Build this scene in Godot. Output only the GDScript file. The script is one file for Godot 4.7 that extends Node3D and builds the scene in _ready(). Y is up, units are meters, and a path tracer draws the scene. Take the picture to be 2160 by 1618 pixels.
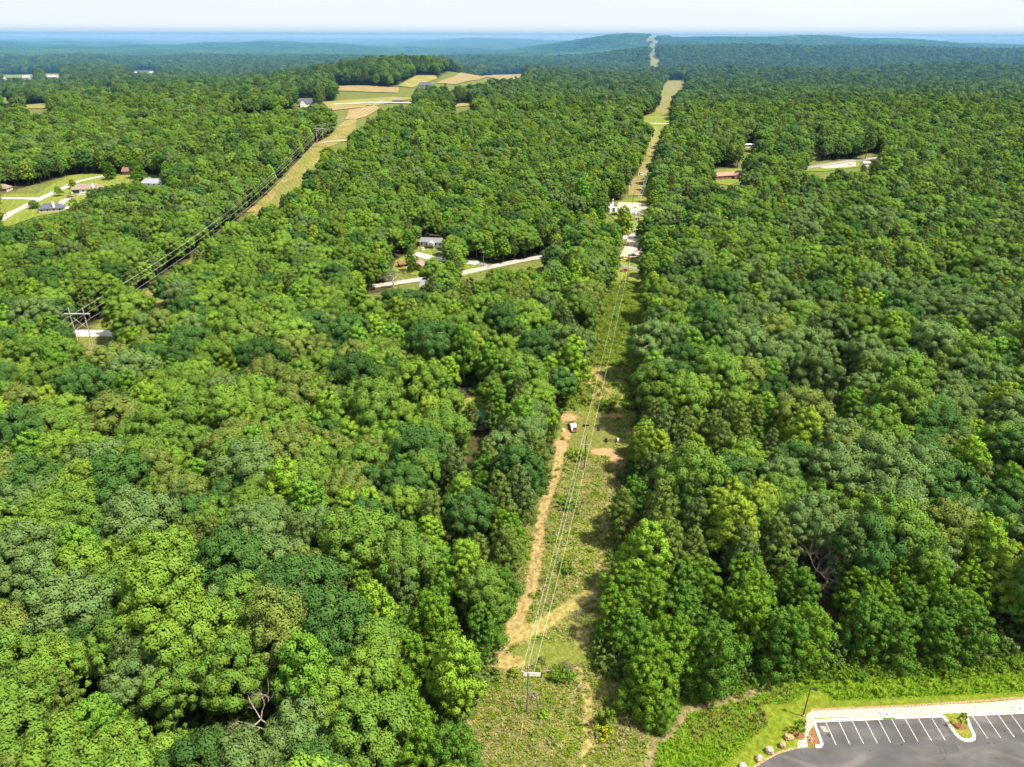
extends Node3D

# An aerial view over woods cut by two power line corridors. x runs to the right of the camera, d = -z away from it.

const EYE := 120.0
const PITCH := 26.06
const ROLL := 0.16

var used := {}
var mats := {}
var rng := RandomNumberGenerator.new()
var fine := FastNoiseLite.new()
var broad := FastNoiseLite.new()
var landmarks := []          # [phrase, x, d]
var open_cells := {}
var open_polys: Array = []


func _ready() -> void:
	set_light_and_camera()
	rng.seed = 20240611
	fine.seed = 3
	fine.noise_type = FastNoiseLite.TYPE_SIMPLEX_SMOOTH
	fine.frequency = 1.0
	fine.fractal_octaves = 2
	broad.seed = 9
	broad.noise_type = FastNoiseLite.TYPE_SIMPLEX_SMOOTH
	broad.frequency = 1.0
	broad.fractal_octaves = 2
	index_open_land()
	build_haze()
	build_ground()
	build_meadow()
	build_sheets()
	build_roads()
	build_parking_lot()
	build_houses()
	build_cars()
	build_power_lines()
	build_clearing_things()
	build_dead_trees()
	build_woods()
	build_far_woods()
	build_bushes()
	build_grass()


func set_light_and_camera() -> void:
	var cam := Camera3D.new()
	cam.name = "camera"
	var fwd := Vector3(0, -sin(deg_to_rad(PITCH)), -cos(deg_to_rad(PITCH)))
	var up0 := Vector3(0, cos(deg_to_rad(PITCH)), -sin(deg_to_rad(PITCH)))
	var r := deg_to_rad(ROLL)
	cam.transform = Transform3D(Basis(Vector3.RIGHT * cos(r) + up0 * sin(r), up0 * cos(r) - Vector3.RIGHT * sin(r), -fwd), Vector3(0, EYE, 0))
	cam.fov = 56.68
	cam.near = 1.0
	cam.far = 60000.0
	cam.current = true
	add_child(cam)
	var e := Environment.new()
	e.background_mode = Environment.BG_SKY
	var sm := ProceduralSkyMaterial.new()
	sm.sky_top_color = Color(0.37, 0.41, 0.46).linear_to_srgb()
	sm.sky_horizon_color = Color(0.365, 0.385, 0.40).linear_to_srgb()
	sm.sky_curve = 0.09
	sm.ground_bottom_color = Color(0.2, 0.24, 0.2)
	sm.ground_horizon_color = Color(0.45, 0.52, 0.55)
	sm.sun_angle_max = 20.0
	sm.sky_cover = cloud_cover()
	sm.sky_cover_modulate = Color(1, 1, 1, 1)
	var sky := Sky.new()
	sky.sky_material = sm
	e.sky = sky
	e.tonemap_mode = Environment.TONE_MAPPER_LINEAR
	e.tonemap_exposure = 2.45
	e.fog_enabled = true
	e.fog_density = 0.000012
	e.fog_light_color = Color(0.35, 0.62, 0.95).linear_to_srgb()
	e.volumetric_fog_enabled = true
	e.volumetric_fog_density = 0.0
	e.sdfgi_enabled = true
	e.ssao_enabled = true
	e.ssil_enabled = true
	var we := WorldEnvironment.new()
	we.name = "environment"
	we.environment = e
	add_child(we)
	var sun := DirectionalLight3D.new()
	sun.name = "sun"
	sun.light_energy = 1.6
	sun.light_color = Color(1.0, 0.955, 0.88)
	sun.light_angular_distance = 4.0
	sun.shadow_enabled = true
	var el := deg_to_rad(60.0)
	var az := deg_to_rad(20.0)                 # towards the right, slightly behind the camera
	var dir := Vector3(cos(el) * cos(az), sin(el), cos(el) * sin(az))
	sun.look_at_from_position(dir * 100.0, Vector3.ZERO, Vector3.UP)
	add_child(sun)


func build_haze() -> void:
	# humid air lying over the far country: blue at first, paler towards the horizon
	for k in 2:
		var f := FogVolume.new()
		f.shape = RenderingServer.FOG_VOLUME_SHAPE_BOX
		var near: float = [1000.0, 5200.0][k]
		var end: float = [9000.0, 34000.0][k]
		f.size = Vector3(70000.0, 196.0, end - near)
		f.position = Vector3(0, 132.0 - 98.0, -(end + near) / 2.0)
		var m := FogMaterial.new()
		m.density = [0.00015, 0.00012][k]
		m.albedo = [Color(0.11, 0.36, 0.70), Color(0.60, 0.71, 0.79)][k].linear_to_srgb()
		f.material = m
		f.name = "haze" if k == 0 else "haze_001"
		add_child(f)
		tag(f, ["blue summer haze over the distant woods", "pale haze along the horizon"][k], "", "", "stuff")


func cloud_cover() -> ImageTexture:
	var n := FastNoiseLite.new()
	n.seed = 5
	n.frequency = 1.6
	n.fractal_octaves = 4
	var im := Image.create(512, 256, false, Image.FORMAT_RGBA8)
	for j in 256:
		var up := (0.5 - (j + 0.5) / 256.0) * PI
		for i in 512:
			var a := (i + 0.5) / 512.0 * TAU
			var p := Vector3(cos(up) * cos(a), sin(up) * 2.5, cos(up) * sin(a))
			var v := clampf(n.get_noise_3dv(p) * 0.9 + 0.42, 0.0, 1.0) * smoothstep(-0.02, 0.10, up)
			im.set_pixel(i, j, Color(0.30, 0.31, 0.32, v * 0.8))
	return ImageTexture.create_from_image(im)


# ---------------------------------------------------------------- terrain

func gs(t: float, c: float, s: float) -> float:
	var q := (t - c) / s
	return exp(-q * q) if absf(q) < 4.0 else 0.0


func ss(a: float, b: float, t: float) -> float:
	var q := clampf((t - a) / (b - a), 0.0, 1.0)
	return q * q * (3.0 - 2.0 * q)


func hgt(x: float, d: float) -> float:
	if d < 330.0:
		return 0.0
	var v := 20.0 * ss(430, 950, d)
	if d < 2600.0:
		v += 16.0 * gs(x, -170, 150) * gs(d, 760, 190)
		v += 42.0 * gs(x, -190, 270) * gs(d, 1430, 270)
		v += 14.0 * ss(200, 480, x) * gs(d, 1850, 230)
	if d > 1100.0:
		v -= 9.0 * gs(d, 2350, 300)
		v += 46.0 * gs(d, 3050, 420) * ss(200, 650, x) * (1.0 - 0.45 * ss(1300, 2300, x))
	if d > 2500.0:
		v += 52.0 * gs(d, 5000, 600) * ss(-300, 600, x) * (1.0 - 0.4 * ss(2400, 3400, x))
		v += 42.0 * gs(x, 690, 300) * gs(d, 5000, 500)
		v += 30.0 * gs(x, 1800, 330) * gs(d, 4700, 400) + 24.0 * gs(x, 2350, 260) * gs(d, 4500, 350)
		v += 50.0 * gs(x, -3700, 700) * gs(d, 5000, 700)
		v += 34.0 * gs(x, -1900, 900) * gs(d, 5800, 600) + 40.0 * gs(x, -500, 700) * gs(d, 8000, 900)
		v += ss(3000, 6000, d) * (16.0 * sin(x / 900.0 + d / 1500.0 + 2.0) + 12.0 * sin(x / 520.0 - d / 700.0) + 9.0 * sin(x / 1300.0 + d / 390.0))
	if d > 700.0:
		v += ss(700, 1500, d) * (5.0 * sin(x / 190.0 + 1.3) * sin(d / 260.0 + 0.4) + 3.5 * sin(x / 83.0 + d / 140.0))
	return v


func on(x: float, d: float, lift := 0.0) -> Vector3:
	return Vector3(x, hgt(x, d) + lift, -d)


# ---------------------------------------------------------------- names, tags, materials, shapes

func numbered(called: String) -> String:
	var n: int = used.get(called, 0)
	used[called] = n + 1
	return called if n == 0 else "%s_%03d" % [called, n]


func tag(o: Node3D, label := "", category := "", group := "", kind := "") -> Node3D:
	if label:
		o.set_meta("label", label)
	if category:
		o.set_meta("category", category)
	if group:
		o.set_meta("group", group)
	if kind:
		o.set_meta("kind", kind)
	return o


func base(called: String, at: Vector3, yaw := 0.0) -> Node3D:
	var o := Node3D.new()
	o.name = numbered(called)
	o.position = at
	o.rotation.y = yaw
	add_child(o)
	return o


func obj(called: String, m: Mesh, material: Material, parent: Node3D = null) -> MeshInstance3D:
	var o := MeshInstance3D.new()
	o.mesh = m
	if material:
		o.material_override = material
	if parent == null:
		o.name = numbered(called)
		add_child(o)
	else:
		o.name = called
		parent.add_child(o, true)
	return o


func mat(r: float, g: float, b: float, rough := 0.8, metal := 0.0) -> StandardMaterial3D:
	var key := "%f,%f,%f,%f,%f" % [r, g, b, rough, metal]
	if not mats.has(key):
		var m := StandardMaterial3D.new()
		m.albedo_color = Color(r, g, b).linear_to_srgb()
		m.roughness = rough
		m.metallic = metal
		m.metallic_specular = 0.4
		m.cull_mode = BaseMaterial3D.CULL_DISABLED
		mats[key] = m
	return mats[key]


func worn(r: float, g: float, b: float, depth := 0.35, size := 1.0, rough := 0.85) -> StandardMaterial3D:
	# a material whose tone drifts in blotches and grain
	var key := "w%f,%f,%f,%f,%f" % [r, g, b, depth, size]
	if not mats.has(key):
		var m := StandardMaterial3D.new()
		m.albedo_color = Color(r, g, b).linear_to_srgb()
		m.albedo_texture = blotches(depth)
		m.uv1_triplanar = true
		m.uv1_world_triplanar = true
		m.uv1_scale = Vector3.ONE * 0.11 / size
		m.roughness = rough
		m.metallic_specular = 0.3
		m.vertex_color_use_as_albedo = true
		m.cull_mode = BaseMaterial3D.CULL_DISABLED
		mats[key] = m
	return mats[key]


func blotches(depth: float) -> Texture2D:
	var key := "t%f" % depth
	if not mats.has(key):
		var n := FastNoiseLite.new()
		n.seed = 17
		n.frequency = 0.012
		n.fractal_octaves = 5
		n.fractal_gain = 0.62
		var im: Image = n.get_seamless_image(512, 512)
		im.convert(Image.FORMAT_RGB8)
		var out := Image.create(512, 512, false, Image.FORMAT_RGB8)
		for j in 512:
			for i in 512:
				var v := im.get_pixel(i, j).r
				var k := 1.0 - depth + depth * clampf((v - 0.2) / 0.6, 0.0, 1.0)
				out.set_pixel(i, j, Color(k, k * (0.985 + 0.015 * v), k * (0.97 + 0.03 * v)))
		mats[key] = ImageTexture.create_from_image(out)
	return mats[key]


class Shape:
	var v := PackedVector3Array()
	var n := PackedVector3Array()
	var c := PackedColorArray()
	var i := PackedInt32Array()
	var tint := Color(1, 1, 1)

	func quad(a: Vector3, b: Vector3, cc: Vector3, d: Vector3) -> void:
		# corners run anticlockwise seen from outside
		var nn := (b - a).cross(cc - a)
		if nn.length_squared() < 1e-12:
			nn = (cc - a).cross(d - a)
		nn = nn.normalized()
		var k := v.size()
		for p in [a, b, cc, d]:
			v.append(p)
			n.append(nn)
			c.append(tint)
		i.append_array([k, k + 2, k + 1, k, k + 3, k + 2])

	func tri(a: Vector3, b: Vector3, cc: Vector3) -> void:
		var nn := (b - a).cross(cc - a).normalized()
		var k := v.size()
		for p in [a, b, cc]:
			v.append(p)
			n.append(nn)
			c.append(tint)
		i.append_array([k, k + 2, k + 1])

	func face_up() -> void:
		# turn every triangle's front, and its normals, upwards
		for k in range(0, i.size(), 3):
			var a := v[i[k]]
			if (v[i[k + 1]] - a).cross(v[i[k + 2]] - a).y > 0.0:
				var q := i[k + 1]
				i[k + 1] = i[k + 2]
				i[k + 2] = q
		for k in n.size():
			if n[k].y < 0.0:
				n[k] = -n[k]

	func box(at: Vector3, size: Vector3, turn := Basis.IDENTITY, taper := 1.0) -> void:
		var h := size / 2.0
		var p := []
		for y in [-1, 1]:
			var s: float = taper if y > 0 else 1.0
			for q in [[-1, -1], [1, -1], [1, 1], [-1, 1]]:
				p.append(at + turn * Vector3(q[0] * h.x * s, y * h.y, q[1] * h.z * s))
		quad(p[4], p[7], p[6], p[5])
		quad(p[0], p[1], p[2], p[3])
		for k in 4:
			var m := (k + 1) % 4
			quad(p[m], p[k], p[k + 4], p[m + 4])

	func tube(pts: Array, radii: Array, sides := 6, cap := true) -> void:
		var first := v.size()
		for k in pts.size():
			var along: Vector3 = (pts[mini(k + 1, pts.size() - 1)] - pts[maxi(k - 1, 0)]).normalized()
			var side := along.cross(Vector3(0.31, 0.2, 0.93) if absf(along.y) > 0.8 else Vector3.UP).normalized()
			var other := along.cross(side)
			for s in sides:
				var a := TAU * s / sides
				var o := side * cos(a) + other * sin(a)
				v.append(pts[k] + o * radii[k])
				n.append(o)
				c.append(tint)
		for k in pts.size() - 1:
			for s in sides:
				var a := first + k * sides + s
				var b := first + k * sides + (s + 1) % sides
				i.append_array([a, a + sides, b, b, a + sides, b + sides])
		if cap:
			for e in [0, pts.size() - 1]:
				var out: Vector3 = (pts[0] - pts[1] if e == 0 else pts[e] - pts[e - 1]).normalized()
				var k := v.size()
				for s in sides:
					v.append(v[first + e * sides + s])
					n.append(out)
					c.append(tint)
				for s in range(1, sides - 1):
					i.append_array([k, k + s, k + s + 1] if e == 0 else [k, k + s + 1, k + s])

	func prism(outline: Array, from: Vector3, along: Vector3) -> void:
		# an outline of points, swept along a vector
		var m := outline.size()
		var poly := PackedVector2Array()
		for k in m:
			var a: Vector3 = outline[k] + from
			var b: Vector3 = outline[(k + 1) % m] + from
			quad(a, b, b + along, a + along)
		var nx := along.normalized()
		var ex: Vector3 = (outline[1] - outline[0]).normalized()
		var ey := nx.cross(ex)
		for q in outline:
			poly.append(Vector2(q.dot(ex), q.dot(ey)))
		var t := Geometry2D.triangulate_polygon(poly)
		for k in range(0, t.size(), 3):
			tri(outline[t[k]] + from, outline[t[k + 1]] + from, outline[t[k + 2]] + from)
			tri(outline[t[k]] + from + along, outline[t[k + 2]] + from + along, outline[t[k + 1]] + from + along)

	func mesh() -> ArrayMesh:
		var a := []
		a.resize(Mesh.ARRAY_MAX)
		a[Mesh.ARRAY_VERTEX] = v
		a[Mesh.ARRAY_NORMAL] = n
		a[Mesh.ARRAY_COLOR] = c
		a[Mesh.ARRAY_INDEX] = i
		var m := ArrayMesh.new()
		m.add_surface_from_arrays(Mesh.PRIMITIVE_TRIANGLES, a)
		return m


func box_mesh(at: Vector3, size: Vector3, turn := Basis.IDENTITY, taper := 1.0) -> ArrayMesh:
	var s := Shape.new()
	s.box(at, size, turn, taper)
	return s.mesh()


func tube_mesh(pts: Array, radii: Array, sides := 6) -> ArrayMesh:
	var s := Shape.new()
	s.tube(pts, radii, sides)
	return s.mesh()


# ---------------------------------------------------------------- open land

func open_land() -> Array:
	var open_a := [
		[-7.2,86.0,28.0,86.0,24.5,93.0,-7.2,93.0],
		[-7.2,93.0,24.5,93.0,20.7,100.0,-5.2,100.0],
		[-5.2,100.0,20.7,100.0,16.4,106.0,-1.7,106.0],
		[-1.9,113.0,-1.7,106.0,16.4,106.0,16.3,113.0],
		[-1.9,113.0,16.3,113.0,16.5,118.0,-0.5,118.0],
		[-0.5,118.0,16.5,118.0,17.1,124.0,1.0,124.0],
		[1.0,124.0,17.1,124.0,20.0,130.0,2.7,130.0],
		[2.7,130.0,20.0,130.0,23.8,140.0,4.2,140.0],
		[3.7,122.5,20.8,122.5,23.8,140.0,25.0,152.0,5.3,152.0,4.2,140.0],
		[4.6,133.0,21.9,133.0,25.0,152.0,26.6,164.0,6.8,164.0,5.3,152.0],
		[5.9,143.5,23.2,143.5,25.8,150.5,29.5,172.0,11.6,172.0,6.8,164.0],
		[10.2,150.5,25.8,150.5,27.9,161.0,31.9,184.0,12.8,184.0,11.6,172.0],
		[11.2,161.0,27.9,161.0,31.9,184.0,33.6,197.0,14.2,197.0,12.8,184.0],
		[12.4,172.4,29.4,172.4,32.0,182.0,36.6,208.0,16.9,208.0,14.2,197.0],
		[14.8,182.0,32.0,182.0,36.3,195.1,41.5,223.0,21.3,223.0,16.9,208.0],
		[18.6,195.1,36.3,195.1,39.3,208.2,44.9,238.0,26.4,238.0,21.3,223.0],
		[23.1,208.2,39.3,208.2,43.0,224.9,49.2,257.0,26.9,257.0,23.6,224.9],
		[23.6,224.9,43.0,224.9,49.2,257.0,52.6,275.0,31.5,275.0,26.9,257.0],
		[27.6,240.6,46.0,240.6,52.6,275.0,57.3,300.0,35.9,300.0,31.5,275.0],
		[31.4,262.5,50.1,262.5,57.3,300.0,62.6,330.0,44.4,330.0,35.9,300.0],
		[38.8,288.8,54.8,288.8,59.3,312.4,67.8,357.0,51.6,357.0,44.4,330.0],
		[24.0,84.0,24.0,93.1,31.4,93.3,33.1,98.9,37.4,99.7,47.0,101.5,53.0,104.6,59.9,105.4,66.7,106.0,77.9,106.5,83.7,107.5,100.1,107.5,125.0,110.4,125.0,60.0,30.0,60.0],
		[-412,580,-351,484,-300,414,-286,504,-313,556,-358,635,-380,647,-389,639],
		[-380,647,-332,565,-286,504,-253,531,-287,603,-299,625],
		[-192,526,-171,469,-166,466,-166,503,-184,560,-191,562],
		[-191,562,-171,505,-165,496,-160,560,-176,616,-189,626],
		[-189,626,-172,569,-160,560,-160,596,-164,642,-180,705,-189,711],
		[-189,711,-172,646,-164,642,-150,658,-166,724,-182,742],
		[-195,940,-194,889,-182,742,-164,670,-150,658,-149,707,-156,753],
		[-196.7,300.9,-186.5,277.1,-152.3,226.3,-146.0,227.2,-148.1,237.1,-152.6,245.9,-186.8,301.0],
		[-188.4,345.9,-154.0,282.8,-147.9,273.5,-142.5,274.6,-174.3,336.1,-188.2,361.9],
		[-190.9,314.8,-185.8,302.7,-151.8,247.3,-148.6,247.3,-154.0,259.8,-188.4,318.0],
		[-68,408,-66.7,391.0,-56.2,329.5,-45.1,325.9,-40.0,337.5,-48,400,-53,428,-58,432],
		[-61,456,-58,432,-49.3,364.5,-44.4,361.0,-35.5,372.1,-42,441,-44,459],
		[-29.0,398.9,-27.9,382.7,-23.5,322.4,-18.0,323.9,-11.2,333.1,-13.2,395.4,-17,409,-27,414],
		[-75.9,344.1,-67.0,304.1,-64.4,300.3,-50.6,314.8,-51.4,320.4,-58.1,362.5],
		[-58.1,362.5,-57.3,356.2,-50.6,314.8,-39.4,323.3,-39.9,327.6,-45.1,370.7],
		[-25.2,381.9,-22.3,337.5,-20.9,333.8,7.2,358.1,8,413,-10,401],
		[4.8,364.1,6.0,358.1,19.8,364.3,22,412,23,419,5,412],
		[-47.8,335.9,-42.3,296.8,-38.1,296.8,-38.9,308.2,-44.1,348.8,-47.7,348.8],
		[48.0,315.0,57.9,315.1,62.7,332.7,73.0,387.5,80,433,83,460,76,460,62,412,53.0,353.5],
		[61,463,67,412,77,421,85,454,98,522,70,531],
		[61,463,86,454,93,490,107,560,82,562,72,558,63,489],
		[73,492,93,490,107,560,111,584,94,583,83,562],
		[81,508,97,508,112,584,123,653,112,653,100,626],
		[98,572,108,570,120,626,137,712,124,711,112,653],
		[109,625,120,626,134,686,153,782,148,808,124,711],
		[130,709,134,686,153,773,176,891,171,935,147,802],
		[142,852,145,793,151,767,178,836,213,1001,223,1112,206,1109,172,1026],
		[167,895,185,906,259,1219,297,1399,290,1502,207,1109],
		[252,1301,259,1219,291,1290,344,1527,404,1811,368,1843,290,1502],
		[376,2143,392,2077,519,2752,488,2784,450,2569],
		[465,2681,488,2661,828,4522,778,4500,748,4322],
		[148,541,160,533,176,552,204,641,214,683,191,683,180,664,156,573],
		[237,580,258,587,296,610,342,705,335,726,288,708,276,690,238,597],
		[290,629,296,610,326,655,377,756,359,749,335,726],
		[275,688,284,688,328,796,337,819,327,819,318,796],
		[209,674,222,674,257,779,263,800,247,800,214,692],
		[-21.1,223.3,-16.7,176.8,-12.6,176.3,-7.1,181.5,-6.9,185.1,-8.7,233.8,-16.5,232.2],
		[87.3,178.6,94.7,182.1,107.9,206.7,136.3,261.1,126.5,254.3,110.3,225.5],
		[-1560,2353,-1445,2176,-1037,1563,-968,1567,-1010,1639,-1474,2390],
		[-1455,2400,-1325,2183,-954,1572,-913,1565,-947,1626,-1377,2362],
		[-1276,2589,-1227,2487,-822,1666,-806,1753,-850,1851,-1234,2687],
		[-289,1268,-284,1228,-253,1096,-202,1080,-160,1070,-166,1120,-182,1231,-224,1249],
		[-230,1064,-204,921,-160,719,-149,721,-140,796,-190,1082,-201,1107],
		[-187,1245,-171,1136,-146,1120,-117,1197,-128,1308,-133,1340,-164,1329],
		[-127,1272,-116,1163,-87,1156,15,1309,20,1385,36,2514,-64,2481],
		[-88,1112,-70,893,-65,861,-46,913,-57,1117,-65,1140],
		[-284,1136,-222,889,-196,801,-145,826,-128,1002,-149,1158,-182,1168,-251,1148],
		[-933,1390,-819,1215,-634,940,-628,952,-693,1054,-917,1395],
		[-823,1586,-819,1544,-684,1289,-549,1034,-538,1032,-618,1190],
		[-765,1195,-725,1125,-578,897,-553,905,-584,959,-739,1212],
		[-328,1174,-321,1121,-250,872,-225,870,-292,1128,-303,1170],
		[-370,981,-325,862,-305,834,-236,853,-189,970,-194,1034,-211,1123,-249,1105]
	]
	return open_a


func ground_sheets() -> Array:
	var sheets := [
		["lawn", [-1323,1991,-1209,1963,-1468,2388,-1573,2374]],
		["lawn", [-1205,1981,-1134,1946,-1389,2388,-1471,2423]],
		["hay", [-284,1228,-289,1268,-225,1249,-182,1231,-179,1195,-225,1205]],
		["hay", [-205,921,-230,1064,-201,1107,-190,1082,-190,918]],
		["hay", [-370,981,-313,1039,-249,1105,-211,1123,-212,1091,-284,1028,-350,959]],
		["hay", [-127,1272,-101,1352,-64,2481,36,2514,21,1903,-60,1356,-95,1273]],
		["hay", [-88,1112,-65,1140,-57,1117,-83,1092]],
		["pasture", [-187,1245,-164,1329,-133,1340,-128,1308,-161,1232]],
		["pasture", [-284,1136,-251,1148,-182,1168,-149,1158,-194,1107,-267,1092]],
		["pasture", [-725,1125,-765,1195,-739,1212,-688,1126]],
		["lawn", [-933,1390,-917,1395,-811,1229,-819,1215]],
		["lawn", [-819,1544,-823,1586,-667,1281,-684,1289]],
		["lawn", [-321,1121,-328,1174,-303,1170,-292,1128]],
		["lawn", [-412,580,-381,577,-387,609,-389,639,-380,647,-305,630,-287,603,-301,588,-323,567,-335,534,-329,526,-343,511,-347,478]],
		["lawn", [-68.3,389.1,-69,410,-59,434,-61,457,-44,459,-44,441,-49,428,-47.3,398.6,-52.8,380.6]],
		["lawn", [-30.1,395.2,-27,416,-16,409,-12.1,393.6,-21.3,382.8,-29.0,378.4]],
		["lawn", [54.3,362.1,62,414,75,416,74.1,387.5,66.7,362.3]],
		["lawn", [77,475,79,492,74,510,69,533,75,539,90,522,99,521,91,500,88,485]],
		["lawn", [81,559,92,571,111,574,108,557]],
		["lawn", [158,950,172,1026,209,1125,226,1128,214,1001,173,883,149,808,146,808]],
		["lawn", [171,627,180,664,190,679,214,680,205,641,185,617]],
		["lawn", [269,671,279,694,346,720,336,695,286,671]],
		["lawn", [-23.5,221.9,-16.6,232.9,-7.1,236.1,-7.7,227.4,-11.6,218.5]],
		["gravel", [65,420,70,438,76,463,84,460,81,433,76,419]],
		["gravel", [79,542,82,559,92,559,106,558,99,521,92,526,85,537]],
		["gravel", [285,690,307,703,331,711,323,691,291,682]],
		["clay", [93,580,100,626,111,649,124,653,112,584]],
		["clay", [207,1109,290,1502,374,1876,411,1835,339,1493,294,1382,227,1113]],
		["clay", [476,2762,782,4555,843,4574,506,2731]],
		["rough", [111,649,124,711,148,808,169,921,177,891,154,782,136,701,123,644]],
		["rough", [443,2546,487,2786,522,2749,481,2530]],
		["rough", [-193,517,-191,565,-190,629,-190,715,-183,747,-198,909,-198,962,-166,792,-164,722,-174,698,-172,650,-174,613,-186,592,-183,544,-184,517]],
		["rough", [-187.6,274.6,-196.0,299.7,-185.8,299.8,-188.6,316.1,-182.2,297.0,-176.0,275.7]],
		["rough", [-182.2,331.2,-189.9,350.4,-188.2,365.8,-172.1,334.7]]
	]
	return sheets


func index_open_land() -> void:
	var extra := [
		[-50, 84, -40, 84, -41, 93, -50, 93], [-66, 82, -57, 82, -57, 92, -66, 92], [-6, 50, 29, 50, 29, 90, -6, 90], [-191, 292, -173, 292, -171, 640, -189, 640], [-58, 350, -35, 350, -37, 392, -58, 392], [68, 120, 74, 120, 74, 132, 68, 132], [99, 190, 106, 190, 106, 206, 99, 206],
	]
	for flat in open_land() + extra:
		var p := PackedVector2Array()
		for k in range(0, flat.size(), 2):
			p.append(Vector2(flat[k], flat[k + 1]))
		var far := p[0].y
		if Geometry2D.is_polygon_clockwise(p):
			p.reverse()
		var grown := Geometry2D.offset_polygon(p, 2.6 if far < 330.0 else 1.5)
		p = grown[0] if grown.size() else p
		var n := open_polys.size()
		open_polys.append(p)
		var lo := p[0]
		var hi := p[0]
		for q in p:
			lo = lo.min(q)
			hi = hi.max(q)
		for i in range(floori(lo.x / 40.0), floori(hi.x / 40.0) + 1):
			for j in range(floori(lo.y / 40.0), floori(hi.y / 40.0) + 1):
				var key := Vector2i(i, j)
				if not open_cells.has(key):
					open_cells[key] = []
				open_cells[key].append(n)


func is_open(x: float, d: float) -> bool:
	var key := Vector2i(floori(x / 40.0), floori(d / 40.0))
	if open_cells.has(key):
		for n in open_cells[key]:
			if Geometry2D.is_point_in_polygon(Vector2(x, d), open_polys[n]):
				return true
	return false


func build_ground() -> void:
	# one sheet from under the camera to beyond the horizon
	var cols := 300
	var ds := []
	var d := 20.0
	while d < 34000.0:
		ds.append(d)
		d += 4.0 if d < 330.0 else d * 0.010
	var s := Shape.new()
	for dd: float in ds:
		var half := 0.85 * dd + 160.0
		for i in cols + 1:
			var x := (2.0 * i / cols - 1.0) * half
			s.v.append(Vector3(x, hgt(x, dd) - 0.05, -dd))
			var k := fine.get_noise_2d(x * 0.06, dd * 0.06) * 0.5 + 0.5
			var far := ss(1500, 4000, dd)
			if dd > 300.0 and dd < 1800.0 and is_open(x, dd):
				s.c.append(Color(0.10, 0.14, 0.025).lerp(Color(0.15, 0.16, 0.04), k))
			else:
				s.c.append(Color(0.045 + 0.02 * k, 0.045 + 0.015 * k, 0.02).lerp(Color(0.20, 0.19, 0.08), far))
			s.n.append(Vector3.UP)
	for j in ds.size() - 1:
		for i in cols:
			var a := j * (cols + 1) + i
			var b := a + cols + 1
			s.i.append_array([a, b + 1, a + 1, a, b, b + 1])
	smooth_normals(s, cols + 1)
	var o := obj("ground", s.mesh(), worn(1, 1, 1, 0.3, 2.0, 1.0))
	tag(o, "brown and green leaf covered forest ground under the woods out to the horizon", "", "", "structure")


func smooth_normals(s: Shape, w: int) -> void:
	for k in s.v.size():
		var i := k % w
		var l := s.v[k - 1 if i > 0 else k]
		var r := s.v[k + 1 if i < w - 1 else k]
		var u := s.v[k - w if k >= w else k]
		var q := s.v[k + w if k + w < s.v.size() else k]
		var n := (r - l).cross(q - u)
		s.n[k] = (n if n.y > 0.0 else -n).normalized()


# ---- the corridor: where its ground is trodden, mown, dry or lush

func corridor(d: float) -> Vector2:
	# left and right edge of the cleared strip at a distance
	var c := 3.5 + (d - 98.0) * 0.213
	var w := lerpf(15.0, 10.0, ss(90, 150, d))
	return Vector2(c - w - 2.0, c + w + 4.0)


func near_line(p: Vector2, pts: Array, width: float) -> float:
	var best := 1e9
	for k in range(0, pts.size() - 2, 2):
		var q := Geometry2D.get_closest_point_to_segment(p, Vector2(pts[k], pts[k + 1]), Vector2(pts[k + 2], pts[k + 3]))
		best = minf(best, p.distance_to(q))
	return 1.0 - smoothstep(width * 0.55, width, best)


const TRACK_LEFT := [-3.0, 113.0, -0.4, 117.0, 1.6, 123.0, 4.8, 132.0, 5.8, 139.0, 8.0, 158.0, 9.6, 168.0, 13.5, 182.0, 15.0, 192.0, 17.5, 205.0, 19.5, 219.0]
const TRACK_RIGHT := [19.0, 126.0, 21.5, 138.0, 24.0, 150.0, 26.0, 160.0, 28.5, 170.0, 30.8, 182.0, 33.0, 195.0]
const TRACK_CROSS := [0.0, 117.0, 6.0, 120.0, 12.0, 125.0, 19.0, 131.0]
const TRACK_NEAR := [13.2, 84.0, 14.4, 91.0, 15.2, 97.0, 15.5, 104.0, 14.0, 108.0]
const BANK_LINE := [24.5, 84.0, 27.0, 91.0, 31.0, 93.0, 34.5, 98.0, 40.0, 99.5, 47.5, 101.5, 53.0, 104.0]


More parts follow.
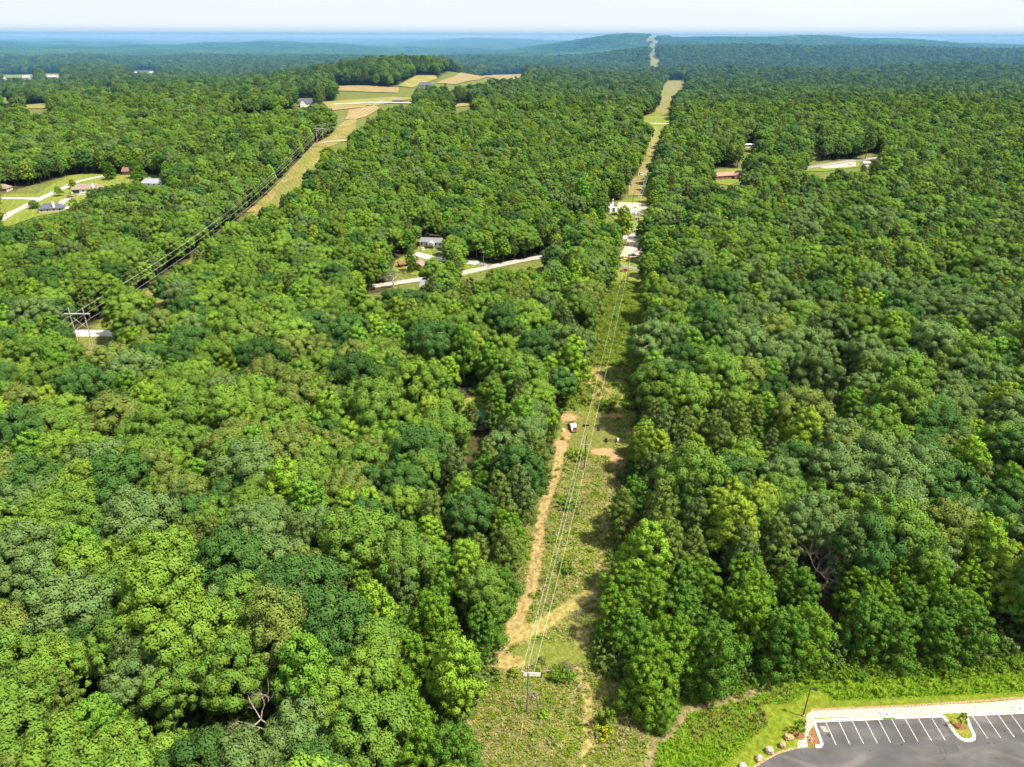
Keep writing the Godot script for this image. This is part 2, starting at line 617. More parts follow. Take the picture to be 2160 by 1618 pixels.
func zone(x: float, d: float) -> Array:
	# [colour, how high the grass stands in metres]
	var p := Vector2(x, d)
	var n1 := fine.get_noise_2d(x * 0.22, d * 0.22) * 0.35 + fine.get_noise_2d(x * 0.9 + 7.0, d * 0.9) * 0.3 + 0.5
	var n2 := fine.get_noise_2d(x * 0.55 + 50.0, d * 0.55) * 0.5 + 0.5
	var n3 := broad.get_noise_2d(x * 0.05 + 9.0, d * 0.05) * 0.5 + 0.5
	var straw := Color(0.25, 0.215, 0.085)
	var green := Color(0.12, 0.17, 0.022)
	var lime := Color(0.17, 0.225, 0.018)
	var olive := Color(0.145, 0.15, 0.04)
	var c := straw.lerp(green, smoothstep(0.22, 0.60, n1))
	c = c.lerp(lime, 0.7 * smoothstep(0.50, 0.75, n2 * 0.55 + n3 * 0.45))
	c = c.lerp(olive, 0.6 * smoothstep(0.45, 0.75, 1.0 - n3))
	var tall := 0.25 + 0.5 * n1
	# the bank to the right: lush, then mown next to the gravel
	if d < 112.0 and x > 20.0:
		var bank := near_line(p, BANK_LINE, 1.1) * smoothstep(0.25, 0.6, n2)
		var edge := Geometry2D.is_point_in_polygon(p, PackedVector2Array([Vector2(24.5, 80), Vector2(27, 91), Vector2(31, 93), Vector2(34.5, 98), Vector2(47.5, 101.3), Vector2(53, 104), Vector2(62, 105), Vector2(128, 109), Vector2(128, 80)]))
		if edge:
			var mown := 0.0
			if x > 50.0:
				mown = 1.0 - smoothstep(1.1, 2.3, d - (98.2 + 0.058 * (x - 59.0)) - 0.5 * n1)
			mown = maxf(mown, near_line(p, [40.0, 83.5, 46.0, 89.0, 51.0, 92.5, 55.0, 94.5, 57.0, 97.5, 62.0, 100.5], 3.3))
			var lush := Color(0.07, 0.175, 0.006).lerp(Color(0.125, 0.235, 0.012), n2)
			if x < 58.0 and d > 91.0:
				lush = lush.lerp(Color(0.115, 0.13, 0.03), smoothstep(0.35, 0.7, n1) * (1.0 - smoothstep(54.0, 62.0, x)))
			c = lush.lerp(Color(0.185, 0.215, 0.018).lerp(Color(0.12, 0.19, 0.015), n2), mown)
			tall = lerpf(0.35 + 0.9 * n2 * n1 * 1.6, 0.12, mown)
		elif x > 27.0:
			c = Color(0.13, 0.095, 0.05).lerp(Color(0.085, 0.15, 0.015), smoothstep(0.25, 0.5, n1))
			tall = 0.5 * smoothstep(0.3, 0.5, n1)
		c = c.lerp(Color(0.28, 0.20, 0.12), bank * 0.8)
		tall *= 1.0 - 0.8 * bank
		return [c, tall]
	var dirt := Color(0.40, 0.255, 0.125)
	var dry := Color(0.30, 0.245, 0.10)
	var t := near_line(p, TRACK_LEFT, 1.5 + 0.7 * n2) * smoothstep(0.2, 0.5, n1)
	c = c.lerp(dirt.lerp(dry, n1), t * 0.9)
	tall *= 1.0 - t
	t = near_line(p, TRACK_CROSS, 2.2) * 0.8
	c = c.lerp(Color(0.32, 0.265, 0.09), t)
	tall *= 1.0 - t
	t = near_line(p, TRACK_RIGHT, 1.1) * smoothstep(0.4, 0.7, n2) * 0.8
	c = c.lerp(Color(0.28, 0.19, 0.10), t)
	tall *= 1.0 - t
	t = near_line(p, TRACK_NEAR, 1.2) * smoothstep(0.3, 0.65, n2)
	c = c.lerp(Color(0.34, 0.26, 0.10), t * 0.8)
	tall *= 1.0 - t
	# bare, straw covered patches
	t = (1.0 - smoothstep(2.4, 4.2, Vector2((x + 0.6) * 0.8, (d - 110.2) * 1.5).length()))
	t = maxf(t, 1.0 - smoothstep(1.5, 4.5, Vector2((x - 1.5), (d - 119.0) * 0.9).length()))
	t = maxf(t, 0.8 * (1.0 - smoothstep(0.5, 2.5, Vector2((x - 15.5), (d - 117.0) * 0.5).length())))
	c = c.lerp(Color(0.38, 0.28, 0.125).lerp(Color(0.27, 0.22, 0.075), n2), t * 0.9)
	tall *= 1.0 - t
	# damp mown crescent
	t = (1.0 - smoothstep(0.8, 1.3, Vector2((x - 9.0) / 8.0, (d - 112.5) / 3.2).length()))
	c = c.lerp(Color(0.11, 0.155, 0.02).lerp(Color(0.19, 0.2, 0.04), n2), t * 0.8)
	tall = lerpf(tall, 0.15, t)
	# the mown yard with the wrecks and its ring of red clay
	var yard := 1.0 - smoothstep(0.85, 1.05, Vector2((x - 26.0) / 10.5, (d - 208.0) / 14.0).length() + 0.15 * (n1 - 0.5))
	c = c.lerp(Color(0.10, 0.135, 0.025).lerp(Color(0.17, 0.16, 0.04), n2), yard)
	tall = lerpf(tall, 0.08, yard)
	var clay := Color(0.40, 0.215, 0.11)
	t = (1.0 - smoothstep(0.6, 1.1, Vector2((x - 29.5) / 5.0, (d - 195.5) / 2.6).length() + 0.4 * (n2 - 0.5)))
	t = maxf(t, 1.0 - smoothstep(0.6, 1.1, Vector2((x - 33.0) / 2.5, (d - 191.0) / 3.6).length() + 0.4 * (n2 - 0.5)))
	t = maxf(t, 1.0 - smoothstep(0.6, 1.1, Vector2((x - 20.0) / 3.5, (d - 218.5) / 3.0).length() + 0.4 * (n2 - 0.5)))
	t = maxf(t, 0.9 * (1.0 - smoothstep(0.6, 1.1, Vector2((x - 35.5) / 5.0, (d - 220.0) / 2.0).length() + 0.4 * (n2 - 0.5))))
	t = maxf(t, 0.8 * (1.0 - smoothstep(0.6, 1.1, Vector2((x - 18.3) / 1.6, (d - 207.0) / 4.5).length() + 0.4 * (n2 - 0.5))))
	t = maxf(t, 0.9 * (1.0 - smoothstep(0.6, 1.1, Vector2((x - 16.0) / 2.6, (d - 199.0) / 5.0).length() + 0.4 * (n2 - 0.5))))
	t = maxf(t, 0.75 * (1.0 - smoothstep(0.6, 1.1, Vector2((x - 49.0) / 4.0, (d - 336.0) / 6.0).length() + 0.4 * (n2 - 0.5))))
	c = c.lerp(clay.lerp(Color(0.42, 0.27, 0.14), n1), t)
	tall *= 1.0 - t
	# beyond it: straw to the left, then green scrub
	t = (1.0 - smoothstep(0.7, 1.15, Vector2((x - 33.0) / 4.5, (d - 246.0) / 14.0).length() + 0.5 * (n2 - 0.5)))
	c = c.lerp(Color(0.36, 0.27, 0.10), t * 0.8)
	t = smoothstep(255.0, 280.0, d)
	c = c.lerp(Color(0.115, 0.17, 0.025).lerp(Color(0.19, 0.20, 0.05), n1), t * 0.8)
	if d > 370.0:
		c = Color(0.13, 0.19, 0.02)
	return [c, tall]


func meadow_sheet(called: String, label: String, d0: float, d1: float, step: float, edges: Callable) -> void:
	var s := Shape.new()
	var rows := int((d1 - d0) / step)
	var cols := 0
	for j in rows + 1:
		var d := d0 + (d1 - d0) * j / rows
		var e: Vector2 = edges.call(d)
		if j == 0:
			cols = int((e.y - e.x) / step)
		for i in cols + 1:
			var x := lerpf(e.x, e.y, float(i) / cols)
			var y := hgt(x, d) + 0.03 + 0.09 * (fine.get_noise_2d(x * 0.4, d * 0.4) + fine.get_noise_2d(x * 1.3, d * 1.3))
			if x > 38.0 and d < 112.0:
				y = 0.02
			s.v.append(Vector3(x, y, -d))
			var c: Color = zone(x, d)[0]
			s.c.append(c)
			s.n.append(Vector3.UP)
	for j in rows:
		for i in cols:
			var a := j * (cols + 1) + i
			var b := a + cols + 1
			s.i.append_array([a, b + 1, a + 1, a, b, b + 1])
	smooth_normals(s, cols + 1)
	tag(obj(called, s.mesh(), worn(1, 1, 1, 0.25, 1.1, 1.0)), label, "", "", "structure")


func build_meadow() -> void:
	meadow_sheet("meadow_ground", "rough grassy ground round the nearest power pole and up to the car park", 76.0, 112.0, 0.5, func(_d): return Vector2(-16.0, 126.0))
	meadow_sheet("corridor_ground", "worn grass and dirt ground of the cleared power line strip", 112.0, 372.0, 0.55, func(d): return corridor(d))


func drape(flat: Array, cell: float, lift: float, color: Callable, s: Shape) -> void:
	# a polygon laid on the terrain, cut into cells
	var p := PackedVector2Array()
	for k in range(0, flat.size(), 2):
		p.append(Vector2(flat[k], flat[k + 1]))
	var lo := p[0]
	var hi := p[0]
	for q in p:
		lo = lo.min(q)
		hi = hi.max(q)
	for i in range(floori(lo.x / cell), floori(hi.x / cell) + 1):
		for j in range(floori(lo.y / cell), floori(hi.y / cell) + 1):
			var a := Vector2(i, j) * cell
			var sq := PackedVector2Array([a, a + Vector2(cell, 0), a + Vector2(cell, cell), a + Vector2(0, cell)])
			for piece in Geometry2D.intersect_polygons(p, sq):
				var t := Geometry2D.triangulate_polygon(piece)
				var first := s.v.size()
				for q in piece:
					s.v.append(on(q.x, q.y, lift))
					s.n.append(Vector3.UP)
					s.c.append(color.call(q.x, q.y))
				for k in range(0, t.size(), 3):
					s.i.append_array([first + t[k], first + t[k + 1], first + t[k + 2]])
	s.face_up()


const SOIL := {
	"lawn": [Color(0.135, 0.20, 0.022), Color(0.20, 0.225, 0.04)],
	"hay": [Color(0.31, 0.225, 0.10), Color(0.26, 0.215, 0.09)],
	"pasture": [Color(0.20, 0.22, 0.05), Color(0.30, 0.26, 0.08)],
	"gravel": [Color(0.56, 0.44, 0.33), Color(0.46, 0.39, 0.32)],
	"clay": [Color(0.26, 0.205, 0.09), Color(0.155, 0.185, 0.04)],
	"rough": [Color(0.16, 0.19, 0.035), Color(0.29, 0.22, 0.085)],
}
const SOIL_NAME := {"lawn": ["lawn", "mown green lawn among the trees"], "hay": ["hay_field", "tan cut hay field between the woods"], "pasture": ["pasture_field", "dry green pasture between the woods"],
	"gravel": ["gravel_yard", "pale gravel yard where cars stand"], "clay": ["clay_strip", "bare reddish strip under the far power line"], "rough": ["rough_strip", "rough grass strip under a power line"]}


func build_sheets() -> void:
	var made := {}
	for sheet in ground_sheets():
		var kind: String = sheet[0]
		var flat: Array = sheet[1]
		var d: float = flat[1]
		var s := Shape.new()
		var lift := 0.12 + maxf(0.0, d - 300.0) * 0.0008 + (0.06 if kind == "gravel" else 0.0)
		var two: Array = SOIL[kind]
		drape(flat, 8.0 if d < 700.0 else 16.0, lift, func(x, dd): return two[0].lerp(two[1], clampf(fine.get_noise_2d(x * 0.05, dd * 0.05) * 1.2 + 0.5, 0.0, 1.0)), s)
		if s.v.size() == 0:
			continue
		var nm: Array = SOIL_NAME[kind]
		made[kind] = made.get(kind, 0) + 1
		tag(obj(nm[0], s.mesh(), worn(1, 1, 1, 0.3, 2.0, 1.0)), nm[1], "", nm[1], "structure")


func ribbon(called: String, label: String, pts: Array, width: float, material: Material, lift: float, dashed := false) -> void:
	var s := Shape.new()
	var c := Curve2D.new()
	for k in range(0, pts.size(), 2):
		c.add_point(Vector2(pts[k], pts[k + 1]))
	var length := c.get_baked_length()
	var steps := int(length / 4.0) + 1
	for k in steps + 1:
		var p := c.sample_baked(length * k / steps)
		var q := c.sample_baked(minf(length * k / steps + 0.5, length))
		var b := c.sample_baked(maxf(length * k / steps - 0.5, 0.0))
		var side := (q - b).normalized().orthogonal() * width / 2.0
		for sgn in [-1, 1]:
			s.v.append(on(p.x + side.x * sgn, p.y + side.y * sgn, lift))
			s.n.append(Vector3.UP)
			s.c.append(Color.WHITE)
		if k < steps and not (dashed and k % 3 == 2):
			var a := 2 * k
			s.i.append_array([a, a + 1, a + 3, a, a + 3, a + 2])
	s.face_up()
	tag(obj(called, s.mesh(), material), label, "", "", "structure")


func build_roads() -> void:
	var pale := worn(0.34, 0.325, 0.31, 0.2, 1.5)
	var grey := worn(0.22, 0.22, 0.24, 0.25, 1.5)
	var concrete := worn(0.58, 0.54, 0.48, 0.15, 1.5)
	var county := [-110.0, 352.0, -78.0, 360.0, -60.0, 369.0, -50.0, 374.0, -38.0, 378.0, -24.0, 389.0, -12.0, 398.0, 4.0, 410.0, 20.0, 420.0, 45.0, 440.0, 66.0, 458.0, 82.0, 470.0, 100.0, 486.0, 130.0, 500.0]
	ribbon("road", "pale county road winding past the houses through the trees", county, 6.4, pale, 0.25)
	ribbon("road_marking", "faint yellow centre line of the winding county road", county, 0.25, mat(0.6, 0.42, 0.12), 0.30)
	ribbon("driveway", "dark grey driveway beside the sloping lawn", [-12.0, 398.0, -20.0, 405.0, -34.0, 418.0, -46.0, 428.0], 4.0, grey, 0.28)
	ribbon("driveway", "pale driveway behind the ochre house", [-20.0, 405.0, -36.0, 410.0, -50.0, 416.0, -60.0, 424.0], 7.0, concrete, 0.32)
	ribbon("driveway", "short grey turning off the county road", [-48.0, 374.0, -47.0, 362.0, -44.0, 350.0], 5.0, grey, 0.28)
	ribbon("driveway", "grey driveway curving below the parked white van", [60.0, 404.0, 66.0, 400.0, 74.0, 392.0, 80.0, 382.0], 3.2, grey, 0.24)
	ribbon("driveway", "grey drive at the small lawn left of the wrecked truck", [-3.0, 236.0, -10.0, 240.0, -18.0, 240.0, -26.0, 238.0], 3.0, grey, 0.25)
	ribbon("rough_strip", "grassy strip under the left power line between its two towers", [-183.0, 262.0, -182.0, 340.0, -181.0, 420.0, -180.0, 520.0, -180.0, 660.0], 17.0, worn(0.17, 0.185, 0.045, 0.3, 1.5, 1.0), 0.15)
	ribbon("road", "pale road in front of the tall twin pole tower", [-205.0, 295.0, -180.0, 295.0, -150.0, 293.0, -110.0, 300.0], 7.5, concrete, 0.2)
	var lane := [-352.0, 470.0, -361.0, 492.0, -367.0, 524.0, -369.5, 560.0, -370.0, 600.0, -370.0, 618.0, -360.0, 632.0, -350.0, 640.0]
	ribbon("road", "pale suburban street between the lawns", lane, 7.0, pale, 0.4)
	ribbon("driveway", "straight concrete drive up to the hip roofed house", [-330.0, 534.0, -342.0, 538.0, -346.0, 552.0, -348.0, 568.0], 5.0, concrete, 0.45)
	ribbon("driveway", "concrete drive crossing the lawn", [-369.0, 562.0, -385.0, 565.0, -410.0, 566.0], 4.5, concrete, 0.46)
	ribbon("driveway", "short concrete drive at the edge of the lawns", [-362.0, 500.0, -375.0, 510.0, -392.0, 512.0], 4.5, concrete, 0.46)
	ribbon("road", "two lane road through the trees with a yellow line", [262.0, 678.0, 276.0, 685.0, 327.0, 714.0, 365.0, 731.0, 395.0, 748.0], 8.0, grey, 0.6)
	ribbon("road_marking", "yellow line along the two lane road", [262.0, 678.0, 276.0, 685.0, 327.0, 714.0, 365.0, 731.0, 395.0, 748.0], 0.4, mat(0.65, 0.45, 0.1), 0.66)
	ribbon("driveway", "drive beside the long brick house", [196.0, 624.0, 200.0, 632.0, 206.0, 640.0, 208.0, 655.0], 4.0, grey, 0.5)
	ribbon("path", "pale track crossing the corridor beyond the green field", [140.0, 945.0, 165.0, 950.0, 185.0, 955.0, 215.0, 955.0], 6.0, concrete, 0.9)
	ribbon("path", "sandy track across the corridor at the distant twin pole tower", [-184.0, 716.0, -172.0, 722.0, -155.0, 728.0], 4.0, worn(0.5, 0.38, 0.26, 0.2, 1.5), 0.8)
	ribbon("road", "lane beside the distant fields", [-262.0, 1110.0, -210.0, 1122.0, -150.0, 1120.0, -100.0, 1118.0], 6.0, concrete, 1.4)


func asphalt_material() -> StandardMaterial3D:
	var a := FastNoiseLite.new()
	a.seed = 31
	a.frequency = 0.006
	a.fractal_octaves = 5
	var b := FastNoiseLite.new()
	b.seed = 32
	b.frequency = 0.5
	var q := RandomNumberGenerator.new()
	q.seed = 77
	var n := 1024
	var im := Image.create(n, n, false, Image.FORMAT_RGB8)
	for j in n:
		for i in n:
			var v := a.get_noise_2d(i * 0.7, j)
			var dust := clampf(a.get_noise_2d(i * 0.25 + 900.0, j * 1.6 + sin(i * 0.012) * 60.0) * 2.2 - 0.1, 0.0, 1.0)
			var k := 0.80 + 0.16 * v + 0.07 * b.get_noise_2d(i, j)
			im.set_pixel(i, j, Color(k + 0.14 * dust, k * 0.985 + 0.11 * dust, k * 1.0 + 0.06 * dust))
	for c in 26:                                       # hairline cracks and tyre marks
		var p := Vector2(q.randf() * n, q.randf() * n)
		var dir := Vector2.RIGHT.rotated(q.randf_range(-0.5, 0.5) + (PI / 2 if c % 2 else 0.0))
		var soft := c % 3 == 0
		for s in q.randi_range(80, 320):
			dir = dir.rotated(q.randf_range(-0.12, 0.12) * (0.2 if soft else 1.0))
			p += dir
			for w in (3 if soft else 1):
				var x := posmod(int(p.x), n)
				var y := posmod(int(p.y) + w, n)
				im.set_pixel(x, y, im.get_pixel(x, y) * (0.88 if soft else 0.6))
	for c in 70:                                       # drips
		var p := Vector2(q.randf() * n, q.randf() * n)
		var r := q.randf_range(3.0, 9.0)
		for y in range(-9, 10):
			for x in range(-9, 10):
				var f := 1.0 - smoothstep(0.4, 1.0, Vector2(x, y * 1.4).length() / r)
				if f > 0.0:
					var xx := posmod(int(p.x) + x, n)
					var yy := posmod(int(p.y) + y, n)
					im.set_pixel(xx, yy, im.get_pixel(xx, yy) * (1.0 - 0.3 * f))
	var m := StandardMaterial3D.new()
	m.albedo_color = Color(0.112, 0.112, 0.113).linear_to_srgb()
	m.albedo_texture = ImageTexture.create_from_image(im)
	m.uv1_triplanar = true
	m.uv1_world_triplanar = true
	m.uv1_scale = Vector3.ONE / 42.0
	m.roughness = 0.85
	m.metallic_specular = 0.3
	m.vertex_color_use_as_albedo = true
	return m


func build_parking_lot() -> void:
	var asphalt := asphalt_material()
	var s := Shape.new()
	drape([59.2, 95.5, 126.0, 98.9, 126.0, 62.0, 34.0, 62.0, 37.0, 80.0, 41.0, 83.6, 43.9, 85.4, 45.7, 86.6, 47.6, 87.6, 49.9, 88.7, 53.5, 89.7, 57.2, 90.05, 58.6, 90.4, 59.0, 91.5], 2.0, 0.045,
		func(x, d): return Color.WHITE * (0.95 + 0.12 * fine.get_noise_2d(x * 0.09 + 4.0, d * 0.09)), s)
	tag(obj("parking_lot", s.mesh(), asphalt), "dark grey asphalt car park with white bay lines", "", "", "structure")
	var white := worn(0.66, 0.66, 0.64, 0.25, 0.4)
	var xs := [61.3, 63.95, 66.6, 69.25, 71.85, 74.5, 77.15, 79.8, 82.45, 90.75, 93.35, 96.0, 98.6, 101.25, 103.9]
	for x: float in xs:
		var top := 95.55 + 0.05 * (x - 59.1)
		var m := Shape.new()
		m.quad(Vector3(x - 0.05, 0.052, -(top - 5.1)), Vector3(x + 0.05, 0.052, -(top - 5.1)), Vector3(x + 0.05, 0.052, -top), Vector3(x - 0.05, 0.052, -top))
		tag(obj("road_marking", m.mesh(), white), "white painted line between parking bays", "", "white bay lines of the car park", "structure")
	# pale concrete patch and oil stain in the first bay
	var patch := Shape.new()
	patch.quad(Vector3(60.0, 0.05, -93.4), Vector3(61.1, 0.05, -93.3), Vector3(60.9, 0.05, -94.6), Vector3(59.8, 0.05, -94.7))
	tag(obj("concrete_patch", patch.mesh(), worn(0.35, 0.33, 0.30, 0.35, 0.3)), "pale concrete patch in the first parking bay", "", "", "structure")
	var stain := Shape.new()
	for k in 9:
		var a := TAU * k / 9
		var b := TAU * (k + 1) / 9
		stain.tri(Vector3(60.75, 0.05, -92.6), Vector3(60.75 + 0.4 * cos(a), 0.05, -92.6 - (0.3 + 0.1 * (k % 3)) * sin(a)), Vector3(60.75 + 0.4 * cos(b), 0.05, -92.6 - (0.3 + 0.1 * ((k + 1) % 3)) * sin(b)))
	tag(obj("oil_stain", stain.mesh(), mat(0.025, 0.025, 0.025, 0.5)), "dark oil stain under the pale patch on the asphalt", "", "", "structure")
	# kerbs: raised back, flat gutter
	var kerbs := worn(0.56, 0.52, 0.46, 0.2, 0.5)
	kerb("kerb", "concrete kerb along the head of the first parking row", [59.0, 95.75, 72.8, 96.45], kerbs)
	kerb("kerb", "concrete kerb between the drain inlet and the grass island", [75.2, 96.6, 85.0, 97.05], kerbs)
	kerb("kerb", "concrete kerb beyond the grass island", [89.6, 97.3, 126.0, 99.2], kerbs)
	kerb("kerb", "curved kerb at the near end of the first parking row", [59.0, 95.75, 58.85, 93.0, 58.75, 91.0, 58.5, 90.45, 58.0, 90.2, 57.3, 90.25], kerbs)
	kerb("kerb", "rounded white kerb round the grass island", [85.0, 97.05, 85.15, 94.5, 85.2, 93.0, 85.5, 92.1, 86.2, 91.6, 87.2, 91.6, 88.1, 92.0, 88.6, 92.8, 88.9, 94.6, 89.6, 97.3], kerbs)
	var grass := Shape.new()
	drape([85.3, 97.0, 85.45, 94.5, 85.5, 93.1, 85.8, 92.4, 86.4, 91.95, 87.1, 91.95, 87.8, 92.3, 88.3, 93.0, 88.6, 94.6, 89.2, 97.2], 0.6, 0.13,
		func(x, d): return Color(0.15, 0.19, 0.02).lerp(Color(0.24, 0.23, 0.04), clampf(fine.get_noise_2d(x * 0.7, d * 0.7) + 0.5, 0, 1)), grass)
	tag(obj("island_lawn", grass.mesh(), worn(1, 1, 1, 0.3, 0.4, 1.0)), "grass inside the kerbed parking island", "", "", "structure")
	disc("mulch", "brown mulch ring round the island sapling", 86.9, 94.6, 1.25, 0.9, 0.15, worn(0.24, 0.125, 0.055, 0.4, 0.3, 1.0))
	disc("mulch", "brown mulch ring beside the gravel path", 54.9, 92.6, 1.25, 1.0, 0.06, worn(0.24, 0.125, 0.055, 0.4, 0.3, 1.0))
	var bed := Shape.new()
	drape([58.55, 94.4, 58.4, 92.6, 58.3, 91.2, 57.9, 90.6, 57.2, 90.5, 55.9, 90.2, 56.5, 92.1, 57.5, 93.6], 1.0, 0.06, func(_x, _d): return Color.WHITE, bed)
	tag(obj("mulch_bed", bed.mesh(), worn(0.27, 0.145, 0.065, 0.4, 0.3, 1.0)), "triangular brown mulch bed inside the end kerb", "", "", "structure")
	# gravel strip behind the kerb and the path down beside the mulch
	var gravel := worn(0.55, 0.49, 0.41, 0.35, 0.25, 1.0)
	var strip := Shape.new()
	drape([58.9, 96.1, 59.6, 96.4, 72.5, 96.9, 75.5, 97.1, 85.0, 97.5, 90.0, 97.75, 126.0, 99.6, 126.0, 102.2, 103.6, 101.1, 96.0, 100.2, 88.5, 99.8, 80.0, 99.1, 72.1, 98.8, 65.0, 98.4, 59.5, 98.1, 58.2, 97.2], 0.7, 0.05,
		func(x, d): return Color.WHITE * (0.92 + 0.3 * fine.get_noise_2d(x * 0.8, d * 0.8)), strip)
	tag(obj("gravel_path", strip.mesh(), gravel), "pale gravel strip behind the kerb", "", "", "structure")
	var way := Shape.new()
	drape([58.2, 97.2, 59.0, 96.1, 58.6, 94.7, 57.5, 93.7, 56.4, 92.1, 55.8, 90.15, 53.6, 89.75, 54.2, 91.0, 55.6, 92.6, 56.9, 94.6], 0.7, 0.055, func(x, d): return Color.WHITE * (0.92 + 0.3 * fine.get_noise_2d(x * 0.8, d * 0.8)), way)
	tag(obj("gravel_path", way.mesh(), gravel), "narrow gravel path beside the mulch bed", "", "", "structure")
	ribbon("dirt_edge", "strip of bare soil between gravel and grass", [59.4, 98.3, 72.1, 99.0, 80.0, 99.4, 88.5, 100.1, 103.6, 101.4, 126.0, 102.5], 0.5, worn(0.40, 0.27, 0.16, 0.4, 0.3, 1.0), 0.055)
	ribbon("dirt_edge", "bare soil along the curved edge of the asphalt", [41.0, 83.75, 43.8, 85.6, 47.5, 87.8, 49.8, 88.9, 53.4, 89.95], 0.4, worn(0.42, 0.29, 0.17, 0.4, 0.3, 1.0), 0.056)
	# drain inlets in the gravel strip
	for k in 2:
		var x: float = [74.0, 101.0][k]
		var d: float = [97.25, 98.65][k]
		var o := base("storm_drain", Vector3(x, 0.05, -d), deg_to_rad(3.0))
		var slab := Shape.new()
		slab.box(Vector3(0, 0.06, 0), Vector3(2.3, 0.16, 1.5), Basis.IDENTITY, 0.98)
		obj("slab", slab.mesh(), kerbs, o)
		obj("cover", tube_mesh([Vector3(0, 0.1, 0), Vector3(0, 0.155, 0)], [0.3, 0.3], 14), mat(0.16, 0.12, 0.10, 0.7), o)
		obj("throat", box_mesh(Vector3(0, 0.03, 0.77), Vector3(1.9, 0.07, 0.04)), mat(0.02, 0.02, 0.02), o)
		tag(o, ["pale concrete storm drain slab with round lid left of the grass island", "pale concrete storm drain slab with round lid at the right photo edge"][k], "storm drain", "storm drains behind the kerb")
	landmarks.append(["the lidded drain slab", 74.0, 97.2])
	landmarks.append(["the kerbed grass island", 87.0, 94.5])


func disc(called: String, label: String, x: float, d: float, rx: float, rd: float, lift: float, m: Material) -> void:
	var s := Shape.new()
	for k in 18:
		var a := TAU * k / 18
		var b := TAU * (k + 1) / 18
		var ra := 1.0 + 0.1 * sin(k * 2.4)
		var rb := 1.0 + 0.1 * sin(((k + 1) % 18) * 2.4)
		s.tri(Vector3(x, lift + 0.12, -d), Vector3(x + rx * ra * cos(a), lift, -d - rd * ra * sin(a)), Vector3(x + rx * rb * cos(b), lift, -d - rd * rb * sin(b)))
	tag(obj(called, s.mesh(), m), label, "", "", "structure")


func kerb(called: String, label: String, pts: Array, m: Material) -> void:
	var s := Shape.new()
	var c := Curve2D.new()
	for k in range(0, pts.size(), 2):
		c.add_point(Vector2(pts[k], pts[k + 1]))
	var length := c.get_baked_length()
	var steps := maxi(int(length / 0.5), 4)
	# profile: gutter 0.45 wide at the road side, then a raised back 0.3 wide
	var prof := [[-0.32, 0.05], [0.0, 0.065], [0.04, 0.17], [0.30, 0.175], [0.32, 0.02]]
	var rings := []
	for k in steps + 1:
		var p := c.sample_baked(length * k / steps)
		var q := c.sample_baked(minf(length * k / steps + 0.2, length))
		var b := c.sample_baked(maxf(length * k / steps - 0.2, 0.0))
		var side := (q - b).normalized().orthogonal()
		var ring := []
		var flip := -1.0 if label.begins_with("concrete") or label.begins_with("rounded") else 1.0
		if label.begins_with("curved"):
			flip = -1.0
		for pr in prof:
			var w: Vector2 = p + side * pr[0] * flip * edge_side(label)
			ring.append(Vector3(w.x, pr[1], -w.y))
		rings.append(ring)
	for k in steps:
		for j in prof.size() - 1:
			s.quad(rings[k][j], rings[k + 1][j], rings[k + 1][j + 1], rings[k][j + 1])
	s.face_up()
	tag(obj(called, s.mesh(), m), label, "", "", "structure")


func edge_side(label: String) -> float:
	return -1.0 if label.begins_with("curved") else 1.0


# ---------------------------------------------------------------- buildings

func windows_on(o: Node3D, spots: Array, at: Vector3, along: Vector3, out: Vector3, size: Vector2, frame: Material) -> void:
	var turn := Basis(along, Vector3.UP, out)
	for t in spots:
		var p: Vector3 = at + along * t
		var f := obj("window", box_mesh(p + out * 0.03, Vector3(size.x + 0.22, size.y + 0.22, 0.08), turn), frame, o)
		obj("pane", box_mesh(p + out * 0.06, Vector3(size.x, size.y, 0.06), turn), mat(0.03, 0.04, 0.05, 0.15), f)


